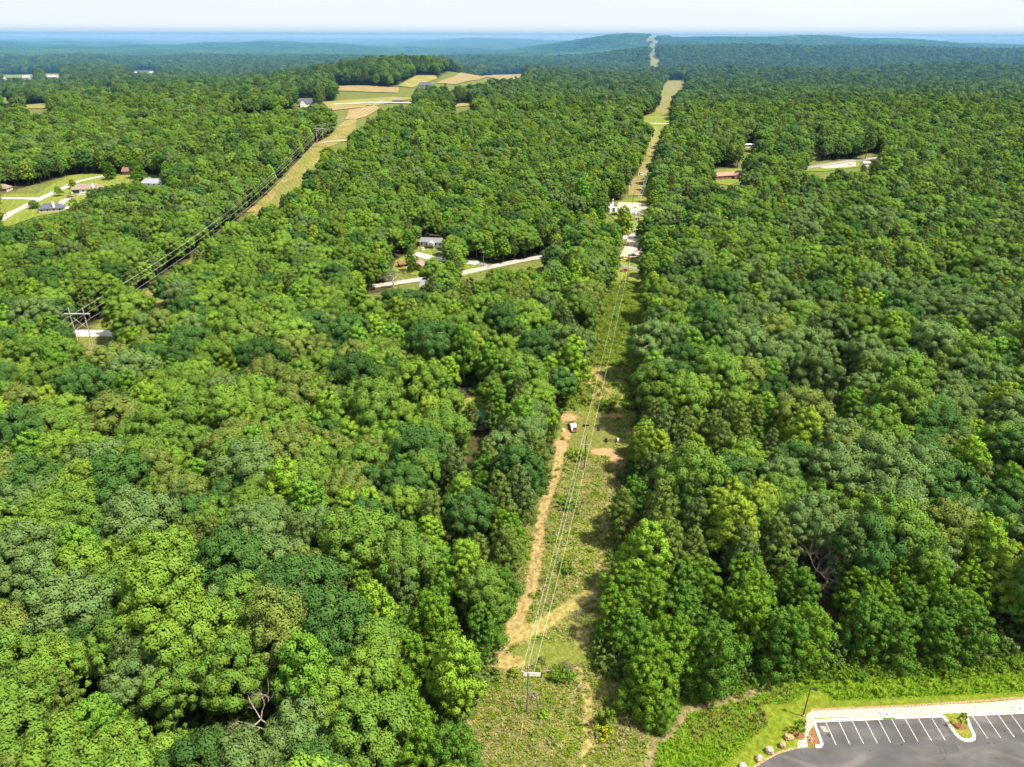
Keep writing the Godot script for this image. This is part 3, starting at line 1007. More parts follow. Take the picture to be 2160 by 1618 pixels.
func house(called: String, label: String, x: float, d: float, yaw: float, w: float, dep: float, wh: float, rh: float, wall: Material, roof: Material, hip := 0.0, opts := {}) -> Node3D:
	# the long side runs along local x, the front looks along local +z
	var o := base(called, on(x, d), deg_to_rad(yaw))
	var trim := mat(0.75, 0.74, 0.70)
	var s := Shape.new()
	s.box(Vector3(0, wh / 2.0 - 0.5, 0), Vector3(w, wh + 1.0, dep))
	if hip == 0.0:
		for sx in [-1, 1]:
			s.tri(Vector3(sx * w / 2, wh, dep / 2 * sx), Vector3(sx * w / 2, wh, -dep / 2 * sx), Vector3(sx * w / 2, wh + rh - 0.1, 0))
	obj("wall", s.mesh(), wall, o)
	var r := Shape.new()
	var ov := 0.5
	var a := w / 2 + ov
	var b := dep / 2 + ov
	var k := a - hip * (dep / 2)
	var low := wh - 0.15
	for y: float in [0.0, -0.22]:
		var e := [Vector3(-a, low + y, b), Vector3(a, low + y, b), Vector3(a, low + y, -b), Vector3(-a, low + y, -b)]
		var tl := Vector3(-k, wh + rh + y, 0)
		var tr := Vector3(k, wh + rh + y, 0)
		r.quad(e[0], e[1], tr, tl)
		r.quad(e[2], e[3], tl, tr)
		if hip > 0.0:
			r.tri(e[1], e[2], tr)
			r.tri(e[3], e[0], tl)
	for q in [[Vector3(-a, low, b), Vector3(a, low, b)], [Vector3(a, low, b), Vector3(a, low, -b)], [Vector3(a, low, -b), Vector3(-a, low, -b)], [Vector3(-a, low, -b), Vector3(-a, low, b)]]:
		if hip > 0.0 or absf(q[0].z - q[1].z) < 0.01:
			r.quad(q[0] - Vector3(0, 0.22, 0), q[1] - Vector3(0, 0.22, 0), q[1], q[0])
	var ro := obj("roof", r.mesh(), roof, o)
	if opts.has("chimney"):
		var c: Vector3 = opts.chimney
		obj("chimney", box_mesh(Vector3(c.x, (wh + rh) / 2.0 + 0.6, c.z), Vector3(1.3, wh + rh + 1.2, 0.9)), opts.get("chimney_mat", trim), ro)
	var nw: int = opts.get("windows", 3)
	var spots := []
	for i in nw:
		spots.append((i + 0.5) / nw * w - w / 2)
	var door: float = opts.get("door", 99.0)
	spots = spots.filter(func(t): return absf(t - door) > 1.3)
	windows_on(o, spots, Vector3(0, wh * 0.58, dep / 2), Vector3.RIGHT, Vector3.BACK, Vector2(1.1, 1.3), trim)
	windows_on(o, opts.get("side", [0.0]), Vector3(w / 2, wh * 0.58, 0), Vector3.FORWARD, Vector3.RIGHT, Vector2(1.0, 1.2), trim)
	if door < 50.0:
		var dm := obj("door", box_mesh(Vector3(door, 1.05, dep / 2 + 0.04), Vector3(1.0, 2.1, 0.1)), opts.get("door_mat", trim), o)
		obj("handle", box_mesh(Vector3(door + 0.38, 1.0, dep / 2 + 0.12), Vector3(0.1, 0.1, 0.08)), mat(0.3, 0.25, 0.15, 0.4, 0.8), dm)
	if opts.has("garage"):
		obj("garage_door", box_mesh(Vector3(opts.garage, 1.1, dep / 2 + 0.04), Vector3(4.6, 2.2, 0.1)), opts.get("garage_mat", mat(0.03, 0.03, 0.035)), o)
	tag(o, label, opts.get("category", "house"), opts.get("group", ""))
	landmarks.append([opts.get("short", label), x, d])
	return o


func wing(o: Node3D, called: String, at: Vector3, yaw: float, w: float, dep: float, wh: float, rh: float, wall: Material, roof: Material) -> void:
	# a lower gabled part of a house
	var t := Basis(Vector3.UP, deg_to_rad(yaw))
	var s := Shape.new()
	s.box(at + Vector3(0, wh / 2 - 0.5, 0), Vector3(w, wh + 1.0, dep), t)
	for sx in [-1, 1]:
		s.tri(at + t * Vector3(sx * w / 2, wh, dep / 2 * sx), at + t * Vector3(sx * w / 2, wh, -dep / 2 * sx), at + t * Vector3(sx * w / 2, wh + rh - 0.1, 0))
	obj(called, s.mesh(), wall, o)
	var r := Shape.new()
	var a := w / 2 + 0.35
	var b := dep / 2 + 0.35
	for sz in [1, -1]:
		var e0 := at + t * Vector3(-a * sz, wh - 0.12, b * sz)
		var e1 := at + t * Vector3(a * sz, wh - 0.12, b * sz)
		var t1 := at + t * Vector3(a * sz, wh + rh, 0)
		var t0 := at + t * Vector3(-a * sz, wh + rh, 0)
		r.quad(e0, e1, t1, t0)
		r.quad(e0 - Vector3(0, 0.18, 0), e1 - Vector3(0, 0.18, 0), e1, e0)
	obj(called + "_roof", r.mesh(), roof, o)


func build_houses() -> void:
	var white := worn(0.72, 0.72, 0.70, 0.12)
	var cream := worn(0.60, 0.53, 0.42, 0.15)
	var brick := worn(0.30, 0.13, 0.08, 0.3, 0.3)
	var ochre := worn(0.52, 0.26, 0.055, 0.15)
	var mauve := worn(0.30, 0.205, 0.185, 0.2)
	var brown_roof := worn(0.27, 0.21, 0.165, 0.3, 0.6)
	var grey_roof := worn(0.20, 0.215, 0.24, 0.3, 0.6)
	var slate := worn(0.10, 0.115, 0.15, 0.3, 0.6)
	var red_roof := worn(0.22, 0.11, 0.08, 0.3, 0.6)
	var wood := worn(0.20, 0.12, 0.07, 0.4, 0.3)
	# the ochre house with the wine coloured roof, and what stands round it
	var o := house("house", "ochre house with mauve metal roof near the curving county road", -49.5, 394.5, 58.0, 11.5, 7.0, 2.9, 1.5, ochre, mauve, 0.0,
		{"windows": 3, "door": -1.8, "side": [-1.2, 1.6], "short": "the ochre house"})
	wing(o, "carport", Vector3(2.6, 0, -6.0), 90.0, 6.0, 5.0, 2.5, 0.8, ochre, mauve)
	var deck := Shape.new()
	deck.box(Vector3(-1.8, 0.45, 4.9), Vector3(3.4, 0.2, 2.4))
	deck.box(Vector3(-3.4, 0.9, 4.9), Vector3(0.12, 0.9, 2.4))
	deck.box(Vector3(-1.8, 0.9, 6.05), Vector3(3.4, 0.9, 0.12))
	obj("deck", deck.mesh(), mat(0.5, 0.48, 0.46), o)
	# grey roofed white house with a timber porch
	o = house("house", "white house with grey shingle roof and timber porch behind the ochre house", -50.5, 443.0, -9.0, 14.5, 8.5, 3.4, 1.7, white, grey_roof, 0.0,
		{"windows": 5, "side": [0.0], "short": "the white house with the timber porch"})
	var deck2 := Shape.new()
	deck2.box(Vector3(-0.5, 0.9, 6.2), Vector3(5.6, 0.2, 3.4))
	for px in [-3.2, -1.4, 0.4, 2.2]:
		deck2.box(Vector3(px, 1.6, 7.85), Vector3(0.16, 3.0, 0.16))
	deck2.box(Vector3(-0.5, 1.75, 7.85), Vector3(5.6, 0.12, 0.1))
	deck2.box(Vector3(-0.5, 1.4, 7.85), Vector3(5.6, 0.5, 0.06))
	for k in 6:
		deck2.box(Vector3(-4.0 - 0.32 * k, 0.8 - 0.16 * k, 6.4), Vector3(0.32, 0.1, 1.6))
	obj("porch", deck2.mesh(), wood, o)
	wing(o, "porch_gable", Vector3(0.6, 2.4, 5.4), 90.0, 4.2, 3.8, 0.7, 0.9, white, worn(0.42, 0.43, 0.42, 0.2))
	house("shed", "small red shed with rusty brown roof at the edge of the lawn", -63.0, 398.0, 28.0, 5.0, 3.6, 2.2, 1.0, worn(0.26, 0.07, 0.055, 0.3), red_roof, 0.0,
		{"windows": 1, "door": 1.4, "side": [], "category": "shed", "short": "the red shed"})
	# the chapel
	o = house("church", "small cream church with tan roof, white portico and cross on the gable", 69.5, 541.0, -62.0, 17.0, 9.0, 3.4, 2.6, cream, brown_roof, 0.0, {"windows": 4, "side": [], "short": "the church with the white cross", "category": "church"})
	wing(o, "portico", Vector3(9.8, 0, 0), 0.0, 3.4, 6.4, 3.6, 1.9, worn(0.78, 0.77, 0.74, 0.1), worn(0.78, 0.77, 0.74, 0.1))
	obj("portal", box_mesh(Vector3(11.53, 1.5, 0), Vector3(0.08, 2.9, 2.6)), mat(0.05, 0.055, 0.06), o)
	for sz in [-1, 1]:
		obj("column", tube_mesh([Vector3(12.0, 0, sz * 1.7), Vector3(12.0, 3.6, sz * 1.7)], [0.2, 0.18], 8), mat(0.8, 0.8, 0.78), o)
	var spire := Shape.new()
	spire.box(Vector3(10.2, 6.0, 0), Vector3(1.1, 1.6, 1.1), Basis.IDENTITY, 0.5)
	spire.box(Vector3(10.2, 8.1, 0), Vector3(0.22, 2.8, 0.22))
	spire.box(Vector3(10.2, 8.6, 0), Vector3(0.22, 0.22, 1.5))
	obj("cross", spire.mesh(), mat(0.82, 0.82, 0.80), o)
	o = house("shed", "tiny white shed with pointed roof on the church grass", 54.3, 497.0, 12.0, 2.8, 2.6, 2.6, 1.1, white, white, 1.0, {"windows": 1, "side": [], "category": "shed", "short": "the tiny white shed"})
	house("mobile_home", "pale green roofed mobile home half hidden below the church", 43.0, 485.0, 15.0, 13.0, 4.2, 2.6, 0.6, white, worn(0.30, 0.52, 0.40, 0.15), 0.0, {"windows": 4, "side": [], "short": "the green roofed mobile home", "category": "mobile home"})
	house("house", "grey roofed house between trees right of the gravel yard", 106.0, 436.0, -55.0, 13.0, 8.0, 2.9, 1.8, white, grey_roof, 0.0, {"windows": 4, "short": "the grey roofed house"})
	house("house", "teal roofed house hidden by pines left of the cleared strip", -9.5, 214.0, 20.0, 11.0, 7.5, 2.8, 1.6, cream, worn(0.09, 0.30, 0.30, 0.15), 0.0, {"windows": 3, "short": "the teal roofed house"})
	# the lawns on the left
	o = house("house", "long white house with brown hip roof and white chimney on the lawns", -343.0, 584.0, 10.0, 22.0, 10.0, 3.0, 3.2, white, brown_roof, 0.9, {"windows": 6, "garage": -7.0, "side": [-2.0, 2.0], "chimney": Vector3(6.5, 0, 5.3), "chimney_mat": white, "short": "the brown hip roofed house"})
	house("house", "dark slate roofed house at the bend of the suburban street", -340.0, 528.0, 18.0, 16.0, 9.0, 2.8, 3.0, worn(0.5, 0.45, 0.42, 0.15), slate, 0.9, {"windows": 4, "chimney": Vector3(2.5, 0, 3.8), "short": "the dark slate roofed house"})
	house("house", "light grey roofed house beyond the clipped hedge", -294.0, 596.0, -8.0, 19.0, 9.0, 2.8, 3.0, white, worn(0.27, 0.29, 0.33, 0.2), 0.7, {"windows": 4, "short": "the light grey roofed house"})
	house("house", "brown roofed house seen between two dark trees", -334.0, 640.0, 0.0, 12.0, 8.0, 3.0, 2.8, brick, worn(0.20, 0.12, 0.09, 0.2), 0.0, {"windows": 3, "short": "the brown roofed house between dark trees"})
	house("house", "tan roofed house cut by the left photo edge", -417.0, 590.0, 5.0, 13.0, 9.0, 3.0, 2.8, worn(0.5, 0.4, 0.34, 0.15), brown_roof, 0.8, {"windows": 3, "short": "the tan roofed house"})
	# right of the corridor
	o = house("house", "long low brick house with brown roof in a clearing", 189.0, 646.0, 18.0, 28.0, 10.0, 3.0, 2.0, brick, worn(0.31, 0.19, 0.15, 0.2, 0.6), 0.0, {"windows": 6, "door": 5.0, "side": [0.0], "short": "the long brick house"})
	wing(o, "gable_wing", Vector3(7.5, 0, 4.0), 90.0, 8.0, 8.0, 3.0, 2.0, brick, worn(0.31, 0.19, 0.15, 0.2, 0.6))
	house("mobile_home", "white mobile home behind the long brick house", 172.0, 668.0, 14.0, 15.0, 4.5, 3.0, 0.5, white, white, 0.0, {"windows": 4, "side": [], "short": "the white mobile home", "category": "mobile home"})
	house("house", "white roofed house under tall trees beyond the two lane road", 320.0, 800.0, 30.0, 14.0, 9.0, 3.4, 2.6, white, worn(0.75, 0.77, 0.8, 0.1), 0.0, {"windows": 3, "short": "the white roofed house"})
	house("mobile_home", "pale mobile home in the woods right of the corridor", 246.0, 782.0, 8.0, 17.0, 4.5, 3.2, 0.6, white, worn(0.55, 0.6, 0.66, 0.1), 0.0, {"windows": 4, "side": [], "short": "the pale mobile home", "category": "mobile home"})
	house("shed", "white roadside hut by the far car park", 334.0, 696.0, 20.0, 7.0, 4.0, 3.0, 1.0, white, worn(0.7, 0.7, 0.7, 0.1), 0.0, {"windows": 2, "side": [], "category": "shed", "short": "the roadside hut"})
	# far away
	o = house("house", "large white house with steep slate gables beside the pale field", -297.0, 1100.0, 12.0, 21.0, 10.0, 4.5, 6.5, white, slate, 0.0, {"windows": 5, "short": "the steep gabled white house"})
	wing(o, "gable_wing", Vector3(-5.5, 0, 4.0), 90.0, 8.0, 8.0, 4.4, 5.5, white, slate)
	house("house", "far house with grey roof on the wooded ridge", -141.0, 1236.0, 10.0, 20.0, 10.0, 4.0, 4.5, worn(0.45, 0.40, 0.38, 0.2), slate, 0.4, {"windows": 4, "short": "the far ridge house"})
	house("house", "low far house beside the tan fields", -170.0, 1132.0, 5.0, 16.0, 9.0, 3.2, 2.6, worn(0.4, 0.3, 0.25, 0.2), brown_roof, 0.3, {"windows": 3, "short": "the low far house"})
	house("house", "blue grey house beyond the green field left of the corridor", 150.0, 985.0, 6.0, 14.0, 8.0, 4.0, 3.0, worn(0.5, 0.54, 0.6, 0.1), worn(0.25, 0.29, 0.36, 0.2), 0.0, {"windows": 3, "short": "the blue grey house"})
	var k := 0
	for q in [[-1117, 1857, 1], [-1091, 1845, -1], [-1209, 1827, 1], [-1177, 1870, 1], [-1029, 2103, 1], [-1120, 2406, -1]]:
		house("house", ["white far house, third from the left photo edge", "white far house, fourth from the left photo edge", "white far house at the left photo edge", "white far house, second from the left photo edge", "lone pale far house on the distant left plain", "lone white far house right of another on the distant plain"][k], q[0], q[1], 15.0 * q[2], 15.0, 9.0, 5.5, 3.5, worn(0.5, 0.5, 0.49, 0.15), worn(0.5, 0.48, 0.47, 0.1), 0.0, {"windows": 3, "group": "white houses on the far left plain", "short": "the far white houses"})
		k += 1
	k = 0
	for q in [[-6300, 9800, 110], [-2300, 12000, 150], [-1000, 10500, 120], [-60, 12500, 200], [5200, 9000, 100]]:
		var wh := base("warehouse", on(q[0], q[1], 4.0))
		obj("wall", box_mesh(Vector3(0, 8, 0), Vector3(q[2], 26, 60)), worn(0.75, 0.75, 0.75, 0.1), wh)
		obj("roof", box_mesh(Vector3(0, 21.6, 0), Vector3(q[2] + 2.0, 1.2, 62)), mat(0.8, 0.8, 0.8), wh)
		tag(wh, "white warehouse on the hazy horizon, number %s from the left".replace("number %s", ["first", "second", "third", "fourth", "fifth"][k]), "warehouse", "warehouses on the horizon")
		k += 1


# ---------------------------------------------------------------- vehicles

func car(label: String, x: float, d: float, yaw: float, paint: Material, kind := "sedan") -> void:
	var o := base("parked_car", on(x, d, 0.1), deg_to_rad(yaw))
	var long := 4.6
	var roof := 1.45
	var prof := []
	var cab := []
	match kind:
		"suv", "van":
			long = 4.9
			roof = 1.85
			prof = [[-2.4, 0.35], [2.4, 0.35], [2.45, 0.75], [2.3, 1.0], [1.35, 1.1], [-2.42, 1.15], [-2.45, 0.6]]
			cab = [[-2.38, 1.12], [1.35, 1.08], [0.75, 1.8], [-2.15, 1.85]]
		"pickup":
			long = 5.6
			roof = 1.8
			prof = [[-2.8, 0.5], [2.75, 0.45], [2.8, 0.9], [2.6, 1.1], [1.5, 1.15], [-2.8, 1.15]]
			cab = [[-0.6, 1.13], [1.5, 1.12], [0.9, 1.78], [-0.4, 1.82]]
		_:
			prof = [[-2.25, 0.32], [2.25, 0.32], [2.3, 0.65], [2.1, 0.85], [1.2, 0.95], [-1.6, 1.0], [-2.25, 0.95]]
			cab = [[-1.75, 0.97], [1.2, 0.94], [0.45, 1.42], [-1.0, 1.45]]
	var w := 1.85
	var body := Shape.new()
	body.prism(prof.map(func(q): return Vector3(q[0], q[1], 0)), Vector3(0, 0, -w / 2), Vector3(0, 0, w))
	obj("body", body.mesh(), paint, o)
	var glass := Shape.new()
	glass.prism(cab.map(func(q): return Vector3(q[0], q[1], 0)), Vector3(0, 0, -w * 0.44), Vector3(0, 0, w * 0.88))
	obj("window", glass.mesh(), mat(0.03, 0.035, 0.04, 0.12), o)
	var top := Shape.new()
	var tx0: float = cab[3][0] - 0.03
	var tx1: float = cab[2][0] + 0.05
	top.box(Vector3((tx0 + tx1) / 2, roof, 0), Vector3(tx1 - tx0, 0.09, w * 0.86), Basis.IDENTITY, 0.96)
	obj("roof", top.mesh(), paint, o)
	if kind == "pickup":
		obj("bed", box_mesh(Vector3(-1.75, 1.16, 0), Vector3(1.9, 0.06, 1.5)), mat(0.04, 0.04, 0.045), o)
	for sx in [-1, 1]:
		for sz in [-1, 1]:
			var at := Vector3(sx * long * 0.31, 0.33, sz * w * 0.47)
			var wheel := obj("wheel", tube_mesh([at + Vector3(0, 0, -0.12), at + Vector3(0, 0, 0.12)], [0.34, 0.34], 12), mat(0.015, 0.015, 0.015), o)
			obj("rim", tube_mesh([at + Vector3(0, 0, 0.121 * sz), at + Vector3(0, 0, 0.135 * sz)], [0.2, 0.18], 8), mat(0.5, 0.5, 0.5, 0.3, 0.8), wheel)
	for sz in [-1, 1]:
		obj("headlight", box_mesh(Vector3(long * 0.492, 0.68, sz * 0.62), Vector3(0.08, 0.14, 0.35)), mat(0.7, 0.7, 0.68, 0.1), o)
	tag(o, label, "van" if kind == "van" else "pickup" if kind == "pickup" else "car", "vehicles parked by the church" if label.contains("church") else "")


func paint(r: float, g: float, b: float) -> StandardMaterial3D:
	var m := mat(r, g, b, 0.3)
	m.clearcoat_enabled = true
	m.clearcoat = 0.8
	m.clearcoat_roughness = 0.1
	return m


func build_cars() -> void:
	var black := paint(0.012, 0.013, 0.017)
	var silver := paint(0.55, 0.57, 0.6)
	var white := paint(0.78, 0.78, 0.77)
	car("black SUV on the grass in front of the church door", 74.2, 522.5, 170.0, black, "suv")
	car("black pickup second from the church door on the grass", 79.2, 519.8, 200.0, black, "pickup")
	car("silver sedan on the grass edge of the church gravel", 84.0, 515.0, 205.0, silver)
	car("maroon sedan nearest the road below the church", 89.0, 510.5, 205.0, paint(0.16, 0.015, 0.03))
	car("white car in the row beside the church lawn, closest to the church", 82.6, 533.0, 205.0, white)
	car("blue sedan between white cars in the church row", 85.3, 530.0, 205.0, paint(0.05, 0.10, 0.19))
	car("white sedan right of the blue car by the church", 89.0, 527.5, 205.0, white)
	car("silver hatchback by the pole, last in the church row", 92.6, 524.5, 200.0, silver)
	car("pale blue car alone at the back of the church gravel", 92.4, 541.0, 205.0, paint(0.45, 0.52, 0.6))
	car("white van on the gravel yard below the county road", 77.3, 430.4, 172.0, white, "van")
	car("black car on the gravel yard in front of the white van", 72.6, 421.5, 175.0, black)
	car("red car on the grass below the gravel yard", 63.5, 390.5, 200.0, paint(0.19, 0.02, 0.03))
	car("yellow car half under trees beside the gravel yard", 66.4, 411.5, 195.0, paint(0.65, 0.47, 0.02))
	car("dark red pickup parked on the drive of the hip roofed house", -347.2, 564.5, 240.0, paint(0.10, 0.02, 0.03), "pickup")
	car("white pickup parked at the hip roofed house", -341.8, 571.0, 190.0, white, "pickup")
	car("red car between trees left of the timber porch", -59.5, 446.0, 30.0, paint(0.5, 0.04, 0.03))
	car("white car on the driveway near the timber porch", -55.5, 432.5, 100.0, white)
	car("white car at the far car park beside the two lane road", 313.0, 692.0, 190.0, white)
	car("silver car at the far car park beside the two lane road", 318.5, 694.5, 190.0, silver)
	car("white SUV parked under trees at the corridor edge beyond the church", 116.0, 655.0, 30.0, white, "suv")


# ---------------------------------------------------------------- power lines

func wire(label: String, a: Vector3, b: Vector3, sag: float, r := 0.02) -> void:
	var pts := []
	var rad := []
	for k in 25:
		var t := k / 24.0
		pts.append(a.lerp(b, t) - Vector3(0, sag * 4.0 * t * (1.0 - t), 0))
		rad.append(r)
	tag(obj("power_line_wire", tube_mesh(pts, rad, 5), mat(0.52, 0.53, 0.50, 0.5)), label, "power line wire", "power line wires")


func wood_pole(label: String, short: String, x: float, d: float, height: float, arm: float, arm_drop: float, yaw: float, shade := 0.26) -> Array:
	var o := base("power_pole", on(x, d), yaw)
	obj("pole", tube_mesh([Vector3(0, -0.5, 0), Vector3(0, height * 0.5, 0), Vector3(0, height, 0)], [0.2, 0.17, 0.13], 10), worn(shade, shade * 0.93, shade * 0.82, 0.4, 0.3), o)
	var top := Vector3(0, height + 0.35, 0)
	obj("insulator", tube_mesh([Vector3(0, height, 0), top], [0.07, 0.05], 6), mat(0.6, 0.58, 0.55, 0.3), o)
	var ends := [o.transform * top]
	if arm > 0.0:
		var y := height - arm_drop
		obj("crossarm", box_mesh(Vector3(0, y, 0.16), Vector3(arm, 0.14, 0.12)), worn(0.5, 0.47, 0.42, 0.2, 0.3), o)
		for s in [-1, 1]:
			var p := Vector3(s * (arm / 2 - 0.1), y + 0.07, 0.16)
			obj("insulator", tube_mesh([p, p + Vector3(0, 0.28, 0)], [0.07, 0.06], 6), mat(0.72, 0.72, 0.7, 0.3), o)
			obj("brace", tube_mesh([Vector3(s * arm * 0.28, y, 0.16), Vector3(0, y - 0.7, 0.16)], [0.025, 0.025], 4), mat(0.4, 0.4, 0.4, 0.5, 0.5), o)
			ends.append(o.transform * (p + Vector3(0, 0.28, 0)))
	tag(o, label, "power pole", "wooden power poles")
	if short:
		landmarks.append([short, x, d])
	return ends


func h_frame(label: String, short: String, x: float, d: float, height: float) -> Array:
	var o := base("transmission_tower", on(x, d))
	var steel := worn(0.42, 0.40, 0.37, 0.3, 0.4)
	for s in [-1, 1]:
		obj("pole", tube_mesh([Vector3(s * 2.9, -0.5, 0), Vector3(s * 2.9, height * 0.5, 0), Vector3(s * 2.9, height, 0)], [0.29, 0.24, 0.18], 10), steel, o)
	var y := height - 2.6
	obj("crossarm", box_mesh(Vector3(0, y, 0.28), Vector3(10.6, 0.28, 0.2)), worn(0.55, 0.52, 0.48, 0.2, 0.4), o)
	obj("crossarm", box_mesh(Vector3(0, y, -0.28), Vector3(10.6, 0.28, 0.16)), worn(0.55, 0.52, 0.48, 0.2, 0.4), o)
	obj("brace", tube_mesh([Vector3(-2.9, y - 1.0, 0), Vector3(2.9, y - 6.5, 0)], [0.1, 0.1], 5), steel, o)
	obj("brace", tube_mesh([Vector3(2.9, y - 1.0, 0), Vector3(-2.9, y - 6.5, 0)], [0.1, 0.1], 5), steel, o)
	var ends := []
	for s in [-1, 0, 1]:
		var p := Vector3(s * 5.1, y - 0.1, 0)
		obj("insulator", tube_mesh([p, p - Vector3(0, 1.9, 0)], [0.11, 0.11], 6), mat(0.22, 0.13, 0.10, 0.4), o)
		ends.append(o.position + p - Vector3(0, 1.9, 0))
	for s in [-1, 1]:
		ends.append(o.position + Vector3(s * 2.9, height, 0))
	tag(o, label, "transmission tower", "twin pole towers of the left power line")
	landmarks.append([short, x, d])
	return ends


func build_power_lines() -> void:
	var yaw := -0.21
	var p0 := [Vector3(-17.0, 12.6, 20.0), Vector3(-18.2, 11.6, 20.2), Vector3(-15.8, 11.6, 19.8)]
	var p1 := wood_pole("grey wooden power pole with white crossarm by the white gate", "the nearest wooden power pole", 3.2, 97.6, 12.3, 2.5, 1.3, yaw, 0.30)
	var p2 := wood_pole("dark wooden power pole at the yard with the wrecked truck", "the power pole near the wrecked truck", 22.4, 185.4, 12.3, 2.9, 3.4, yaw, 0.13)
	var p3 := wood_pole("tall grey power pole at the grassy road crossing of the corridor", "the tall power pole at the road crossing", 62.1, 369.8, 16.8, 2.2, 1.0, yaw)
	var p4 := wood_pole("tall dark power pole beside the church car row", "the pole beside the church cars", 92.4, 523.1, 14.8, 2.2, 0.9, yaw, 0.18)
	var p5 := wood_pole("power pole in the corridor above the church", "the pole above the church", 105.6, 577.5, 15.0, 2.2, 1.0, yaw, 0.18)
	var p6 := wood_pole("power pole on the green field across the corridor", "the pole on the green field", 174.4, 906.0, 15.0, 2.4, 1.0, yaw, 0.18)
	var line := [p1, p2, p3, p4, p5, p6]
	var names := ["nearest gate pole", "wreck yard pole", "road crossing pole", "church pole", "pole above the church", "green field pole"]
	for k in 5:
		for j in 3:
			if k == 1 and j == 0:
				continue
			wire("%s corridor wire from the %s to the %s" % [["upper middle", "left", "right"][j], names[k], names[k + 1]], line[k][j], line[k + 1][j], 1.2, 0.021 if k < 2 else 0.03)
	wood_pole("small pole with a lamp at the foot of the church lawn", "", 86.8, 507.2, 8.1, 0.0, 0.0, 0.0, 0.2)
	wood_pole("pole at the upper corner of the church gravel", "", 92.8, 553.8, 9.5, 1.4, 0.6, 0.0, 0.2)
	wood_pole("roadside pole right of the dark grey driveway", "", -16.7, 399.1, 9.0, 1.6, 0.5, 0.4, 0.2)
	wood_pole("grey pole behind the ochre house corner", "", -39.7, 389.8, 8.0, 0.0, 0.0, 0.0, 0.3)
	wood_pole("roadside pole at the lower end of the county road", "", -79.0, 362.0, 9.0, 1.2, 0.4, 0.8, 0.35)
	wood_pole("street pole beside the pale suburban street", "", -364.0, 512.0, 9.0, 0.0, 0.0, 0.0, 0.2)
	# the left line
	var h1 := h_frame("tall grey twin pole tower standing by a pale road", "the tall twin pole tower", -179.0, 275.0, 19.5)
	var h2 := h_frame("distant twin pole tower on the grassy left corridor", "the distant twin pole tower", -180.5, 699.0, 19.5)
	var h3 := h_frame("farthest twin pole tower by the tan fields", "the farthest twin pole tower", -178.0, 1060.0, 19.5)
	var h0 := []
	for q in h1:
		h0.append(q + Vector3(1.0, 2.0, 260.0))
	var hn := ["left conductor", "middle conductor", "right conductor", "left shield wire", "right shield wire"]
	for j in 5:
		wire("%s of the left line in front of the near twin pole tower" % hn[j], h0[j], h1[j], 4.5, 0.032 if j < 3 else 0.015)
		wire("%s of the left line up to the distant twin pole tower" % hn[j], h1[j], h2[j], 9.0, 0.032 if j < 3 else 0.015)
		wire("%s of the left line between the two farther towers" % hn[j], h2[j], h3[j], 6.0, 0.035)
	# towers far up the main corridor
	var k := 0
	for q in [[345.0, 1640.0], [362.0, 1640.0], [378.0, 1640.0]]:
		wood_pole(["left of three thin poles on the far corridor rise", "middle of three thin poles on the far corridor rise", "right of three thin poles on the far corridor rise"][k], "", q[0], q[1], 30.0, 5.0, 2.0, 0.0, 0.4)
		k += 1
	var mast := base("radio_mast", on(1430, 4850))
	var ms := Shape.new()
	for a in 3:
		var c := Vector3(cos(TAU * a / 3), 0, sin(TAU * a / 3)) * 1.6
		ms.tube([c, c * 0.6 + Vector3(0, 44, 0)], [0.5, 0.4], 5)
	obj("mast", ms.mesh(), mat(0.35, 0.32, 0.32), mast)
	obj("antenna", tube_mesh([Vector3(0, 44, 0), Vector3(0, 52, 0)], [0.7, 0.3], 5), mat(0.5, 0.45, 0.45), mast)
	tag(mast, "thin radio mast standing on the hazy skyline hills", "mast")


# ---------------------------------------------------------------- things in the clearing and at the car park

func boulder(label: String, x: float, d: float, size: Vector3, yaw: float, tone: Color, sd: int) -> void:
	var n := FastNoiseLite.new()
	n.seed = sd
	n.frequency = 0.9
	var s := Shape.new()
	var rows := 9
	var cols := 14
	var pts := []
	for j in rows + 1:
		var row := []
		for i in cols:
			var up := PI * j / rows - PI / 2
			var a := TAU * i / cols
			var p := Vector3(cos(up) * cos(a), sin(up), cos(up) * sin(a))
			p = Vector3(signf(p.x) * pow(absf(p.x), 0.75), signf(p.y) * pow(absf(p.y), 0.7), signf(p.z) * pow(absf(p.z), 0.75))
			p *= 1.0 + 0.45 * n.get_noise_3dv(p * 1.4)
			row.append(p * size * 0.5 + Vector3(0, size.y * 0.35, 0))
		pts.append(row)
	for j in rows:
		for i in cols:
			var m := (i + 1) % cols
			var k := 1.0 + 0.25 * n.get_noise_2d(i * 1.7, j * 1.7)
			s.tint = Color(k, k * 0.99, k * 0.96)
			s.tri(pts[j][i], pts[j + 1][m], pts[j][m])
			s.tri(pts[j][i], pts[j + 1][i], pts[j + 1][m])
	var o := base("boulder", Vector3(x, 0.02, -d), deg_to_rad(yaw))
	o.scale = Vector3.ONE * 0.86
	obj("rock", s.mesh(), worn(tone.r * 0.92, tone.g * 0.92, tone.b * 0.92, 0.45, 0.2, 0.95), o)
	tag(o, label, "boulder", "boulders in a row along the asphalt edge")


